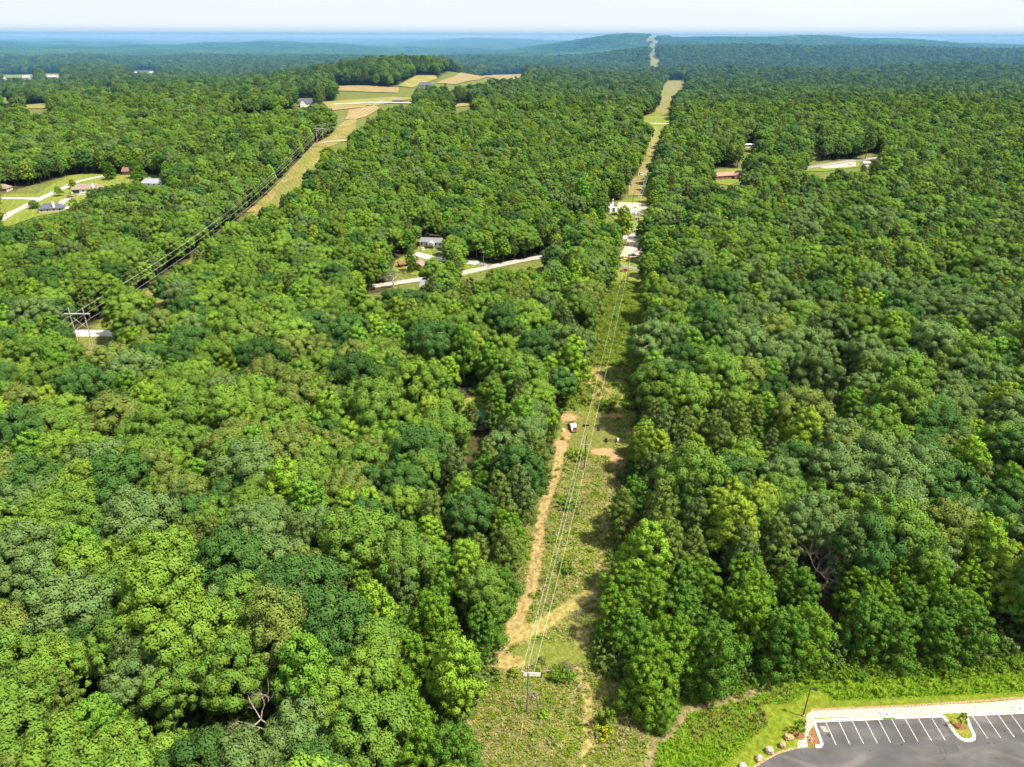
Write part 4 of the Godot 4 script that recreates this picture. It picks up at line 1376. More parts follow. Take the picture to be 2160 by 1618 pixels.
func build_clearing_things() -> void:
	boulder("orange tan flat topped boulder closest to the mulch ring", 52.8, 92.0, Vector3(2.1, 1.2, 1.5), 20.0, Color(0.62, 0.42, 0.22), 4)
	boulder("pointed orange boulder, second from the mulch ring", 51.0, 90.2, Vector3(1.3, 1.5, 1.3), 50.0, Color(0.60, 0.43, 0.27), 11)
	boulder("greyish pink boulder in the middle of the row of five", 48.2, 89.1, Vector3(1.7, 1.5, 1.5), 15.0, Color(0.62, 0.50, 0.45), 23)
	boulder("pale tan blocky boulder, second from the lower end of the row", 45.8, 87.6, Vector3(1.7, 1.2, 1.2), 35.0, Color(0.62, 0.50, 0.38), 31)
	boulder("white boulder with dark marks at the lower end of the row", 42.3, 85.8, Vector3(1.6, 1.4, 1.4), 80.0, Color(0.68, 0.66, 0.62), 47)
	landmarks.append(["the row of boulders", 48.0, 89.0])
	# street lamp
	var lamp := base("street_lamp", Vector3(57.4, 0.03, -96.9))
	var black := mat(0.014, 0.014, 0.016, 0.4, 0.3)
	obj("footing", tube_mesh([Vector3(0, -0.2, 0), Vector3(0, 0.4, 0)], [0.28, 0.26], 10), worn(0.4, 0.33, 0.28, 0.2), lamp)
	obj("pole", tube_mesh([Vector3(0, 0.3, 0), Vector3(0, 1.2, 0), Vector3(0, 7.7, 0)], [0.14, 0.11, 0.085], 10), black, lamp)
	obj("arm", tube_mesh([Vector3(0, 7.5, 0), Vector3(0.55, 7.55, 0.05)], [0.06, 0.06], 6), black, lamp)
	var head := obj("lamp_head", box_mesh(Vector3(0.9, 7.55, 0.08), Vector3(0.85, 0.16, 0.5), Basis(Vector3.UP, -0.3), 0.85), black, lamp)
	obj("lens", box_mesh(Vector3(0.9, 7.46, 0.08), Vector3(0.6, 0.03, 0.34), Basis(Vector3.UP, -0.3)), mat(0.5, 0.55, 0.6, 0.1), head)
	tag(lamp, "black street lamp with one arm at the corner of the gravel strip", "street lamp")
	landmarks.append(["the black street lamp", 57.4, 96.9])
	# white utility risers in the mulch bed
	for k in 2:
		var u := base("pipe_riser", Vector3([56.75, 57.0][k], 0.06, -[92.1, 91.5][k]))
		obj("pipe", tube_mesh([Vector3(0, 0, 0), Vector3(0, 0.5, 0)], [0.13, 0.13], 8), mat(0.8, 0.8, 0.78), u)
		obj("cap", tube_mesh([Vector3(0, 0.5, 0), Vector3(0, 0.56, 0)], [0.16, 0.16], 8), mat(0.25, 0.25, 0.25), u)
		tag(u, ["white pipe riser deeper in the triangular mulch bed", "white pipe riser nearer the asphalt in the mulch bed"][k], "pipe", "pipe risers in the mulch bed")
	# the white gate
	var gate := base("gate", Vector3(4.35, 0.05, -106.2), -0.03)
	var tubewhite := mat(0.74, 0.73, 0.70, 0.5)
	for k in 5:
		obj("rail", tube_mesh([Vector3(-1.75, 0.25 + 0.24 * k, 0), Vector3(1.75, 0.25 + 0.24 * k, 0)], [0.045, 0.045], 6), tubewhite, gate)
	for px in [-1.75, -0.6, 0.6, 1.75]:
		obj("upright", tube_mesh([Vector3(px, 0.2, 0), Vector3(px, 1.28, 0)], [0.05, 0.05], 6), tubewhite, gate)
	obj("post", tube_mesh([Vector3(2.0, -0.3, 0), Vector3(2.0, 1.5, 0)], [0.1, 0.1], 7), worn(0.22, 0.2, 0.17, 0.4), gate)
	obj("post", tube_mesh([Vector3(-2.0, -0.3, 0), Vector3(-2.0, 1.5, 0)], [0.1, 0.1], 7), worn(0.22, 0.2, 0.17, 0.4), gate)
	tag(gate, "white five rail tube gate behind the nearest wooden power pole", "gate")
	landmarks.append(["the white gate", 4.4, 106.2])
	var rail := base("fence_rail", Vector3(7.6, 0.05, -107.0), 0.05)
	obj("rail", tube_mesh([Vector3(-0.9, 1.0, 0), Vector3(0.8, 1.0, 0)], [0.07, 0.06], 6), worn(0.42, 0.38, 0.33, 0.3), rail)
	obj("post", tube_mesh([Vector3(-0.9, -0.3, 0), Vector3(-0.9, 1.2, 0)], [0.09, 0.08], 6), worn(0.3, 0.27, 0.22, 0.3), rail)
	tag(rail, "short grey fence rail on a post right of the white gate", "fence")
	var guy := base("guy_wire", Vector3(1.9, 0.02, -92.2))
	var foot := Vector3.ZERO
	var topp := Vector3(1.3, 11.2, -5.4)
	obj("cable", tube_mesh([foot, topp], [0.012, 0.012], 4), mat(0.35, 0.35, 0.34, 0.5, 0.5), guy)
	obj("guard", tube_mesh([foot.lerp(topp, 0.01), foot.lerp(topp, 0.2)], [0.06, 0.06], 6), mat(0.75, 0.50, 0.02, 0.5), guy)
	tag(guy, "guy wire with a yellow guard in front of the nearest pole", "guy wire")
	var log := base("fallen_branch", Vector3(13.3, 0.1, -103.2), 0.9)
	obj("branch", tube_mesh([Vector3(-1.8, 0.1, 0), Vector3(0, 0.22, 0.1), Vector3(1.9, 0.15, 0)], [0.05, 0.08, 0.1], 6), worn(0.42, 0.37, 0.32, 0.3), log)
	obj("twig", tube_mesh([Vector3(0.2, 0.2, 0.1), Vector3(1.0, 0.5, 0.9)], [0.04, 0.015], 5), worn(0.42, 0.37, 0.32, 0.3), log)
	tag(log, "thin grey fallen branch on the worn ground right of the gate", "branch")
	brush("grey brown brush pile behind the bush right of the white gate", 11.6, 108.3, 1.7, 71)
	brush("low heap of dead brush at the shaded corridor edge", 15.8, 123.0, 2.0, 72)
	# the wrecked truck
	var t := base("wrecked_truck", Vector3(20.7, 0.12, -210.5), deg_to_rad(-82.0))
	var white := worn(0.74, 0.72, 0.70, 0.2, 0.3, 0.5)
	var rust := worn(0.34, 0.13, 0.06, 0.45, 0.3)
	var dark := mat(0.015, 0.015, 0.017)
	var cab := Shape.new()
	cab.prism([Vector3(-0.2, 0.6, 0), Vector3(1.4, 0.6, 0), Vector3(1.35, 1.25, 0), Vector3(0.9, 1.95, 0), Vector3(-0.15, 2.0, 0)], Vector3(0, 0, -0.95), Vector3(0, 0, 1.9))
	obj("cab", cab.mesh(), white, t)
	obj("windscreen", box_mesh(Vector3(1.13, 1.62, 0), Vector3(0.05, 0.72, 1.6), Basis(Vector3.BACK, 0.58)), mat(0.35, 0.4, 0.42, 0.15), t)
	obj("engine_bay", box_mesh(Vector3(2.0, 0.75, 0), Vector3(1.15, 0.5, 1.0)), dark, t)
	for s in [-1, 1]:
		obj("fender", box_mesh(Vector3(2.05, 0.9, s * 0.78), Vector3(1.4, 0.6, 0.42), Basis.IDENTITY, 0.85), white if s > 0 else rust, t)
	obj("bumper", box_mesh(Vector3(2.85, 0.55, 0), Vector3(0.2, 0.25, 1.95)), worn(0.45, 0.30, 0.30, 0.3, 0.3), t)
	obj("grille", box_mesh(Vector3(2.72, 0.85, 0), Vector3(0.1, 0.35, 1.3)), rust, t)
	obj("bed", box_mesh(Vector3(-1.65, 0.8, 0), Vector3(2.8, 0.5, 1.85)), rust, t)
	obj("bed_liner", box_mesh(Vector3(-1.65, 1.06, 0), Vector3(2.5, 0.03, 1.5)), dark, t)
	for p in [Vector3(-2.6, 1.3, -0.8), Vector3(-2.2, 1.4, 0.75)]:
		obj("stake", box_mesh(p, Vector3(0.12, 0.9, 0.12)), worn(0.5, 0.12, 0.07, 0.2), t)
	for p in [Vector3(1.9, 0.36, -0.85), Vector3(1.9, 0.36, 0.85), Vector3(-1.8, 0.36, -0.85), Vector3(-1.8, 0.36, 0.85)]:
		obj("wheel", tube_mesh([p + Vector3(0, 0, -0.13), p + Vector3(0, 0, 0.13)], [0.38, 0.38], 12), dark, t)
	tag(t, "white rusty wrecked truck with its bonnet missing on the mown yard", "truck")
	landmarks.append(["the wrecked truck", 20.7, 210.5])
	var ch := base("truck_chassis", Vector3(32.8, 0.1, -202.0), deg_to_rad(-4.0))
	for s in [-1, 1]:
		obj("frame_rail", box_mesh(Vector3(0, 0.5, s * 0.42), Vector3(4.4, 0.16, 0.1)), worn(0.10, 0.06, 0.05, 0.4), ch)
	for px in [-1.2, 0.1, 1.2]:
		obj("crossmember", box_mesh(Vector3(px, 0.52, 0), Vector3(0.14, 0.12, 0.8)), worn(0.35, 0.18, 0.10, 0.3), ch)
	obj("engine", box_mesh(Vector3(-1.8, 0.7, 0), Vector3(0.8, 0.6, 0.8)), dark, ch)
	obj("radiator", box_mesh(Vector3(2.05, 0.75, 0), Vector3(0.5, 0.5, 1.3), Basis.IDENTITY, 0.9), mat(0.6, 0.68, 0.72, 0.3), ch)
	for p in [Vector3(-1.7, 0.4, -0.75), Vector3(-1.7, 0.4, 0.75), Vector3(1.5, 0.4, -0.75), Vector3(1.5, 0.4, 0.75)]:
		obj("wheel", tube_mesh([p + Vector3(0, 0, -0.12), p + Vector3(0, 0, 0.12)], [0.4, 0.4], 12), dark, ch)
	tag(ch, "bare black truck chassis with wheels at the right side of the yard", "chassis")
	landmarks.append(["the bare truck chassis", 32.8, 202.0])
	var tr := base("trailer_frame", Vector3(30.3, 0.1, -210.0), deg_to_rad(14.0))
	for s in [-1, 1]:
		obj("frame_rail", box_mesh(Vector3(0, 0.45, s * 0.7), Vector3(3.6, 0.1, 0.08)), worn(0.30, 0.24, 0.22, 0.3), tr)
	for px in [-1.75, -0.5, 0.6, 1.75]:
		obj("crossmember", box_mesh(Vector3(px, 0.45, 0), Vector3(0.08, 0.09, 1.4)), worn(0.30, 0.22, 0.2, 0.3), tr)
	obj("axle", tube_mesh([Vector3(-1.0, 0.4, -0.9), Vector3(-1.0, 0.4, 0.9)], [0.3, 0.3], 10), dark, tr)
	tag(tr, "rusty open trailer frame lying on the mown yard", "trailer")
	var tg := base("tow_bar", Vector3(25.4, 0.1, -212.2), deg_to_rad(8.0))
	obj("bar", box_mesh(Vector3(0, 0.35, 0), Vector3(2.2, 0.3, 0.35)), dark, tg)
	obj("axle", tube_mesh([Vector3(-0.8, 0.3, -0.5), Vector3(-0.8, 0.3, 0.5)], [0.28, 0.28], 10), dark, tg)
	tag(tg, "dark axle and tow bar left of the trailer frame", "axle")
	var jar := base("white_drum", Vector3(17.3, 0.1, -208.5))
	obj("drum", tube_mesh([Vector3(0, 0, 0), Vector3(0, 0.9, 0)], [0.3, 0.3], 10), mat(0.75, 0.75, 0.73), jar)
	obj("lid", tube_mesh([Vector3(0, 0.9, 0), Vector3(0, 0.95, 0)], [0.32, 0.32], 10), mat(0.6, 0.6, 0.6), jar)
	tag(jar, "white drum on the clay left of the wrecked truck", "drum")
	# odds and ends at the houses
	var bin := base("wooden_crate", on(-59.7, 387.0, 0.1), 0.4)
	obj("side", box_mesh(Vector3(0, 0.5, 0), Vector3(1.6, 1.0, 1.3)), worn(0.45, 0.27, 0.14, 0.3), bin)
	obj("lid", box_mesh(Vector3(0, 1.04, 0), Vector3(1.7, 0.08, 1.4)), worn(0.2, 0.15, 0.12, 0.3), bin)
	tag(bin, "brown wooden crate on the lawn near the red shed", "crate")
	var skip := base("dumpster", on(96.0, 519.8, 0.05), 0.3)
	obj("body", box_mesh(Vector3(0, 0.8, 0), Vector3(3.6, 1.6, 1.8)), worn(0.25, 0.24, 0.23, 0.3), skip)
	obj("lid", box_mesh(Vector3(0, 1.65, 0), Vector3(3.7, 0.1, 1.9)), worn(0.5, 0.46, 0.42, 0.3), skip)
	tag(skip, "grey dumpster at the right end of the church gravel", "dumpster")
	var sign := base("roadside_sign", on(83.0, 468.0, 0.0), 0.5)
	obj("post", tube_mesh([Vector3(0, 0, 0), Vector3(0, 1.6, 0)], [0.05, 0.05], 5), mat(0.3, 0.3, 0.3), sign)
	obj("board", box_mesh(Vector3(0, 1.7, 0), Vector3(1.0, 0.7, 0.06)), mat(0.08, 0.1, 0.08), sign)
	tag(sign, "small dark roadside board at the bend below the church", "sign")
	var wat := base("creek", Vector3(-61.5, 0.02, -86.9))
	var ws := Shape.new()
	for k in 14:
		var a := TAU * k / 14
		var b := TAU * (k + 1) / 14
		ws.tri(Vector3.ZERO, Vector3(3.2 * cos(a), 0, 4.6 * sin(a)) * (1.0 + 0.2 * sin(k * 3.0)), Vector3(3.2 * cos(b), 0, 4.6 * sin(b)) * (1.0 + 0.2 * sin(((k + 1) % 14) * 3.0)))
	ws.face_up()
	obj("water", ws.mesh(), mat(0.012, 0.014, 0.014, 0.05), wat)
	tag(wat, "dark creek water glimpsed between trees at the bottom edge", "water", "", "structure")


func brush(label: String, x: float, d: float, r: float, sd: int) -> void:
	var q := RandomNumberGenerator.new()
	q.seed = sd
	var o := base("brush_pile", Vector3(x, 0.05, -d))
	for part in 2:
		var s := Shape.new()
		for k in 70:
			var a := q.randf() * TAU
			var c := Vector3(cos(a), 0, sin(a)) * r * sqrt(q.randf()) + Vector3(0, q.randf() * 0.7, 0)
			var e := c + Vector3(q.randf_range(-1, 1), q.randf_range(-0.1, 0.7), q.randf_range(-1, 1)) * 0.9
			s.tube([c, e], [0.035, 0.012], 3, false)
		obj("twigs", s.mesh(), worn([0.22, 0.15][part], [0.18, 0.12][part], [0.16, 0.11][part], 0.3), o)
	tag(o, label, "brush pile")


# ---------------------------------------------------------------- dead trees

func grow(s: Shape, from: Vector3, dir: Vector3, length: float, r: float, depth: int, q: RandomNumberGenerator, spread: float) -> void:
	var pts := [from]
	var rad := [r]
	var p := from
	var dd := dir
	for k in 4:
		dd = (dd + Vector3(q.randf_range(-1, 1), q.randf_range(-0.5, 0.8), q.randf_range(-1, 1)) * 0.22).normalized()
		p += dd * length / 4.0
		pts.append(p)
		rad.append(r * (1.0 - 0.62 * (k + 1) / 4.0))
	s.tube(pts, rad, 7 if r > 0.12 else 4, false)
	if depth <= 0:
		return
	for k in 4:
		var at: Vector3 = pts[1 + k % 4]
		var side := dd.cross(Vector3(q.randf_range(-1, 1), q.randf_range(-1, 1), q.randf_range(-1, 1))).normalized()
		grow(s, at, (dd * 0.6 + side * spread + Vector3(0, 0.15, 0)).normalized(), length * q.randf_range(0.4, 0.68), rad[1 + k % 4] * 0.68, depth - 1, q, spread)


func dead_tree(label: String, short: String, x: float, d: float, height: float, trunk_r: float, depth: int, tone: Color, sd: int, lean := Vector3.ZERO, spread := 0.8) -> void:
	var q := RandomNumberGenerator.new()
	q.seed = sd
	var o := base("dead_tree", on(x, d))
	var m := worn(tone.r, tone.g, tone.b, 0.35, 0.3, 0.9)
	var dir := (Vector3.UP + lean).normalized()
	var pts := []
	var rad := []
	for k in 6:
		pts.append(dir * height * 0.62 * k / 5.0 + Vector3(q.randf_range(-0.15, 0.15), 0, q.randf_range(-0.15, 0.15)) * k)
		rad.append(trunk_r * (1.0 - 0.1 * k))
	obj("trunk", tube_mesh(pts, rad, 9), m, o)
	for k in 6:
		var s := Shape.new()
		var i: int = mini(2 + int(k / 1.5), 5)
		var a := k * 2.4 + q.randf()
		var up := 1.6 if k > 3 else 0.5
		grow(s, pts[i], (Vector3(cos(a), up, sin(a)) + lean).normalized(), height * 0.4, trunk_r * 0.5, depth, q, spread)
		obj("branch", s.mesh(), m, o)
	tag(o, label, "dead tree", "")
	if short:
		landmarks.append([short, x, d])


func build_dead_trees() -> void:
	dead_tree("bleached leafless snag leaning over the dark gap near the bottom edge", "the bleached snag", -45.0, 91.0, 14.5, 0.24, 3, Color(0.52, 0.44, 0.36), 5, Vector3(-0.15, 0, 0.1))
	dead_tree("reddish brown thin dead tree in the dark gap of the right woods", "the thin brown dead tree", 103.0, 207.0, 14.0, 0.2, 3, Color(0.26, 0.17, 0.14), 8, Vector3.ZERO, 0.35)
	dead_tree("bushy mauve brown dead crown among the pines above the lamp", "the mauve dead crown", 70.0, 131.0, 15.5, 0.24, 4, Color(0.20, 0.15, 0.14), 14, Vector3(0.15, 0, 0), 0.6)
	dead_tree("grey bare branched tree standing in the left woods", "the grey bare tree", -112.0, 158.0, 19.5, 0.3, 3, Color(0.34, 0.30, 0.26), 21, Vector3.ZERO, 0.8)
	dead_tree("pale leafless tree beside the county road by the lawn", "the pale leafless roadside tree", -62.8, 360.0, 11.0, 0.3, 3, Color(0.50, 0.45, 0.40), 33, Vector3.ZERO, 0.6)
	dead_tree("pale dead tree right of the long brick house", "the pale dead tree by the brick house", 207.0, 626.0, 17.0, 0.4, 3, Color(0.42, 0.38, 0.33), 40, Vector3.ZERO, 0.45)
	dead_tree("rust brown dead pine beside the shaded right track", "the rust brown dead pine", 32.5, 146.0, 14.0, 0.22, 4, Color(0.27, 0.15, 0.08), 55, Vector3.ZERO, 0.5)


# ---------------------------------------------------------------- living trees

const KINDS := ["oak", "tulip", "pine", "maple"]
const TINTS := {
	"oak": [["mid green", Color(0.095, 0.173, 0.025)], ["grey green", Color(0.099, 0.164, 0.046)], ["dark green", Color(0.051, 0.112, 0.024)], ["olive green", Color(0.117, 0.162, 0.032)], ["bright green", Color(0.119, 0.207, 0.026)]],
	"tulip": [["lime green", Color(0.154, 0.270, 0.024)], ["fresh green", Color(0.106, 0.221, 0.024)], ["yellow green", Color(0.176, 0.257, 0.026)]],
	"pine": [["olive", Color(0.099, 0.147, 0.028)], ["dusky", Color(0.077, 0.123, 0.032)]],
	"maple": [["leaf green", Color(0.095, 0.186, 0.016)], ["deep green", Color(0.068, 0.147, 0.018)]],
}
const VARIANTS := {"oak": 6, "tulip": 5, "pine": 3, "maple": 4}
var tris := 0
var crowns := {}
var trunks := {}


func leaf_mat(c: Color) -> StandardMaterial3D:
	var key := "leaf" + c.to_html()
	if not mats.has(key):
		var m := StandardMaterial3D.new()
		m.albedo_color = c.linear_to_srgb()
		m.vertex_color_use_as_albedo = true
		m.roughness = 0.8
		m.metallic_specular = 0.12
		m.backlight_enabled = true
		m.backlight = Color(0.45, 0.45, 0.12)
		m.cull_mode = BaseMaterial3D.CULL_DISABLED
		mats[key] = m
	return mats[key]


func crown_limbs(kind: String, q: RandomNumberGenerator) -> Array:
	var out := []
	var lean := Vector3(q.randf_range(-1, 1), 0, q.randf_range(-1, 1)) * 0.5
	match kind:
		"oak":
			out.append([Vector3(0, 12.4, 0) + lean, 3.1])
			var n := q.randi_range(5, 7)
			for k in n:
				var a := TAU * (k + q.randf_range(-0.3, 0.3)) / n
				var r := q.randf_range(2.5, 3.7)
				out.append([Vector3(cos(a) * r, q.randf_range(9.6, 12.6), sin(a) * r) + lean, q.randf_range(1.9, 2.8)])
			for k in 6:
				var a := TAU * (k + q.randf()) / 6
				out.append([Vector3(cos(a) * 3.6, q.randf_range(6.0, 8.4), sin(a) * 3.6), q.randf_range(1.6, 2.2)])
		"tulip":
			for k in 18:
				var t := k / 17.0
				var r := lerpf(3.3, 0.4, pow(t, 2.0)) * q.randf_range(0.75, 1.1)
				var a := k * 2.4 + q.randf()
				out.append([Vector3(cos(a) * r, lerpf(6.0, 16.4, t), sin(a) * r) + lean * t, lerpf(2.1, 1.6, t) * q.randf_range(0.85, 1.15)])
		"pine":
			for k in 20:
				var t := k / 19.0
				var r := (lerpf(2.9, 0.2, pow(t, 1.7)) if t > 0.15 else 2.0) * q.randf_range(0.8, 1.15)
				var a := k * 2.4 + q.randf() * 0.8
				out.append([Vector3(cos(a) * r, lerpf(5.5, 16.8, t), sin(a) * r) + lean * t, lerpf(1.8, 1.15, t) * q.randf_range(0.85, 1.15)])
		"maple":
			for k in 26:
				var t := k / 25.0
				var r := 3.5 * sqrt(maxf(0.0, 1.0 - pow(absf(t - 0.35) / 0.68, 2.2))) * q.randf_range(0.62, 1.12)
				var a := k * 2.4 + q.randf() * 1.1
				out.append([Vector3(cos(a) * r, lerpf(1.6, 13.6, t), sin(a) * r), lerpf(1.9, 1.3, t) * q.randf_range(0.7, 1.25)])
		"bush":
			for k in 6:
				var a := TAU * k / 6.0 + q.randf()
				var r := q.randf_range(0.3, 0.9)
				out.append([Vector3(cos(a) * r, q.randf_range(0.5, 1.3), sin(a) * r), q.randf_range(0.5, 0.8)])
	return out


func crown_mesh(kind: String, sd: int) -> ArrayMesh:
	var q := RandomNumberGenerator.new()
	q.seed = sd
	var limbs := crown_limbs(kind, q)
	var needle := kind == "pine"
	var leaf: float = {"oak": 0.19, "tulip": 0.20, "pine": 0.22, "maple": 0.17, "bush": 0.14}[kind]
	var ratio: float = {"oak": 0.47, "tulip": 0.50, "pine": 0.54, "maple": 0.48, "bush": 0.5}[kind]
	var each: float = {"oak": 185.0, "tulip": 165.0, "pine": 175.0, "maple": 220.0, "bush": 190.0}[kind]
	var subs := []
	for l in limbs:
		var c: Vector3 = l[0]
		var big: float = l[1]
		var n := int({"oak": 13.0, "tulip": 11.0, "pine": 9.0, "maple": 9.0, "bush": 9.0}[kind] * (0.6 + 0.2 * big))
		for k in n:
			var y := 1.0 - 2.0 * (k + 0.5) / n
			var a := k * 2.39996 + q.randf() * 0.5
			var rr := sqrt(1.0 - y * y)
			var u := Vector3(cos(a) * rr, y, sin(a) * rr)
			if u.y < -0.55:
				continue
			var p := c + u * big * q.randf_range(0.78, 1.12)
			var hid := false
			for m in limbs:
				if m != l and p.distance_to(m[0]) < m[1] * 0.7:
					hid = true
					break
			if not hid:
				subs.append([p, big * ratio * q.randf_range(0.62, 1.3), u])
	var v := PackedVector3Array()
	var nn := PackedVector3Array()
	var cc := PackedColorArray()
	var ii := PackedInt32Array()
	var centers := PackedVector3Array()
	var radii := PackedFloat32Array()
	for s in subs:
		centers.append(s[0])
		radii.append(s[1] * 0.72)
	for si in subs.size():
		var p: Vector3 = subs[si][0]
		var r: float = subs[si][1]
		var out: Vector3 = subs[si][2]
		var near := []
		for k in centers.size():
			if k != si and centers[k].distance_to(p) < r + radii[k] * 1.4:
				near.append(k)
		var tone := q.randf_range(0.82, 1.2)
		var warm := q.randf_range(-0.07, 0.07)
		var squash := Vector3(q.randf_range(0.78, 1.25), q.randf_range(0.7, 1.05), q.randf_range(0.78, 1.25))
		var inner: float = {"oak": 0.74, "tulip": 0.62, "pine": 0.55, "maple": 0.55, "bush": 0.5}[kind]
		var rag: float = {"oak": 0.28, "tulip": 0.38, "pine": 0.42, "maple": 0.45, "bush": 0.4}[kind]
		var tint := Color(tone * (1.0 + warm), tone, tone * (1.0 - warm))
		# the inside of the clump: a small closed body that the leaves lie on
		var core := v.size()
		for ring in 5:
			var up := -PI / 2 + PI * (ring + 0.5) / 5.0
			for k in 7:
				var an := TAU * (k + 0.5 * (ring % 2)) / 7.0
				var u := Vector3(cos(up) * cos(an), sin(up), cos(up) * sin(an))
				v.append(p + u * r * inner * q.randf_range(0.9, 1.05) * squash)
				nn.append(u)
				cc.append(tint)
		for ring in 4:
			for k in 7:
				var a0 := core + ring * 7 + k
				var a1 := core + ring * 7 + (k + 1) % 7
				ii.append_array([a0, a1, a0 + 7, a1, a1 + 7, a0 + 7])
		var n := int(each * r * r * 1.25) + 8
		for k in n:
			var y := 1.0 - 2.0 * (k + q.randf()) / n
			var a := q.randf() * TAU
			var rr := sqrt(maxf(0.0, 1.0 - y * y))
			var u := Vector3(cos(a) * rr, y, sin(a) * rr)
			if u.dot(out) < -0.35 or u.y < -0.75:
				continue
			var at := p + u * r * (1.0 - 0.32 * pow(q.randf(), 2.0) + rag * pow(q.randf(), 3.0)) * squash
			var hid := false
			for m in near:
				if at.distance_squared_to(centers[m]) < radii[m] * radii[m]:
					hid = true
					break
			if hid:
				continue
			var jit := Vector3(q.randf_range(-1, 1), q.randf_range(-1, 1), q.randf_range(-1, 1))
			var face: Vector3
			var t1: Vector3
			var t2: Vector3
			var size := leaf * q.randf_range(0.7, 1.3)
			var wide := size * 0.72
			if needle:
				face = (u + jit * 0.85 + Vector3(0, 0.2, 0)).normalized()
				t1 = face.cross(Vector3(jit.y * 0.4, jit.z * 0.3, jit.x * 0.4) + u.cross(Vector3.UP)).normalized()
				t2 = face.cross(t1)
				wide = size * 0.42
			else:
				face = (u + jit * (0.42 if kind == "oak" else 0.6) + Vector3(0, 0.15, 0)).normalized()
				t1 = face.cross(jit).normalized()
			t2 = face.cross(t1)
			if face.dot(u) < 0.0:
				face = -face
				t2 = -t2
			var b := v.size()
			v.append(at + t1 * size)
			v.append(at + t2 * wide + face * size * 0.12)
			v.append(at - t1 * size * 0.8)
			v.append(at - t2 * wide - face * size * 0.10)
			var g := (u * 0.85 + out * 0.2 + face * 0.3).normalized()
			var kk := tone * q.randf_range(0.86, 1.14)
			var col := Color(kk * (1.0 + warm), kk, kk * (1.0 - warm))
			for e in 4:
				nn.append(g)
				cc.append(col)
			ii.append_array([b, b + 2, b + 1, b, b + 3, b + 2])
	var arr := []
	arr.resize(Mesh.ARRAY_MAX)
	arr[Mesh.ARRAY_VERTEX] = v
	arr[Mesh.ARRAY_NORMAL] = nn
	arr[Mesh.ARRAY_COLOR] = cc
	arr[Mesh.ARRAY_INDEX] = ii
	tris += ii.size() / 3
	var mesh := ArrayMesh.new()
	mesh.add_surface_from_arrays(Mesh.PRIMITIVE_TRIANGLES, arr)
	return mesh


func trunk_mesh(kind: String, sd: int) -> ArrayMesh:
	var q := RandomNumberGenerator.new()
	q.seed = sd
	var s := Shape.new()
	var top: float = {"oak": 10.0, "tulip": 15.0, "pine": 15.5, "maple": 9.0}[kind]
	var r: float = {"oak": 0.36, "tulip": 0.28, "pine": 0.24, "maple": 0.24}[kind]
	s.tube([Vector3(0, -0.5, 0), Vector3(0, 0.6, 0), Vector3(0.1, top * 0.5, 0), Vector3(0, top, 0.1)], [r * 1.5, r, r * 0.75, r * 0.3], 8, false)
	for k in 6:
		var a := k * 2.4 + q.randf()
		var y := top * q.randf_range(0.45, 0.9)
		var e := Vector3(cos(a) * 2.6, y + q.randf_range(1.0, 2.6), sin(a) * 2.6)
		s.tube([Vector3(0, y, 0), Vector3(0, y, 0).lerp(e, 0.5) + Vector3(0, 0.4, 0), e], [r * 0.45, r * 0.32, r * 0.12], 5, false)
	return s.mesh()


func species(x: float, d: float, dice: float) -> Array:
	# [kind, tint number, scale]
	var n := broad.get_noise_2d(x * 0.012, d * 0.012) * 0.5 + 0.5
	var m := broad.get_noise_2d(x * 0.03 + 40.0, d * 0.03) * 0.5 + 0.5
	var c := 3.5 + (d - 98.0) * 0.213
	var off := x - c
	var kind := "oak"
	if d < 130.0 and off > 12.0 and x < 105.0 and d < 124.0 + 14.0 * m:
		kind = "maple"
	elif d < 126.0 and off < -4.0 and off > -30.0:
		kind = "maple" if dice < 0.65 else ("oak" if dice < 0.85 else "tulip")
	elif d < 206.0 and d > 120.0 and off > -42.0 and off < 55.0:
		kind = "pine" if dice < 0.56 else ("tulip" if dice < 0.76 else ("maple" if dice < 0.9 else "oak"))
	elif d < 300.0:
		kind = "oak"
		if dice > (0.80 if x > 0.0 or d < 170.0 else 0.66):
			kind = "tulip"
		elif m > 0.62 and dice > 0.45:
			kind = "pine"
	elif d < 1000.0 and x > -175.0 and x < 120.0:
		kind = "tulip" if dice < 0.55 - 0.25 * n else ("oak" if dice < 0.88 else "pine")
	else:
		kind = "oak" if dice < 0.62 else ("tulip" if dice < 0.74 + 0.1 * m else "pine")
	var t := 0
	var w := fposmod(dice * 7.31 + n * 2.0, 1.0)
	match kind:
		"oak":
			t = 0 if w < 0.30 else (1 if w < 0.5 else (2 if w < 0.68 else (3 if w < 0.80 else 4)))
			if x > 85.0 and d < 330.0:
				t = 1 if w < 0.5 else (2 if w < 0.72 else (0 if w < 0.92 else 3))
			if x < 10.0 and d > 170.0 and d < 480.0 and t == 1 and m > 0.4:
				t = 4
			if d > 320.0 and t == 3:
				t = 0
			if d > 1000.0:
				t = 0 if w < 0.38 else (2 if w < 0.72 else (4 if w < 0.84 else 1))
		"tulip":
			t = 0 if w < 0.4 else (1 if w < 0.78 else 2)
		"pine":
			t = 0 if w < 0.6 else 1
		"maple":
			t = 0 if w < 0.62 else 1
	var scale := 1.0
	var e := fposmod(dice * 13.7, 1.0)
	match kind:
		"oak":
			scale = lerpf(1.0, 1.55, e * e) if d < 320.0 else lerpf(0.78, 1.3, e)
		"tulip":
			scale = lerpf(0.8, 1.25, e) if d < 300.0 else lerpf(0.75, 1.0, e)
		"pine":
			scale = lerpf(0.85, 1.2, e)
		"maple":
			scale = lerpf(0.78, 1.08, e)
	if d > 320.0 and d < 950.0 and x > -175.0 and x < 90.0:
		scale *= 0.9
	return [kind, t, scale]


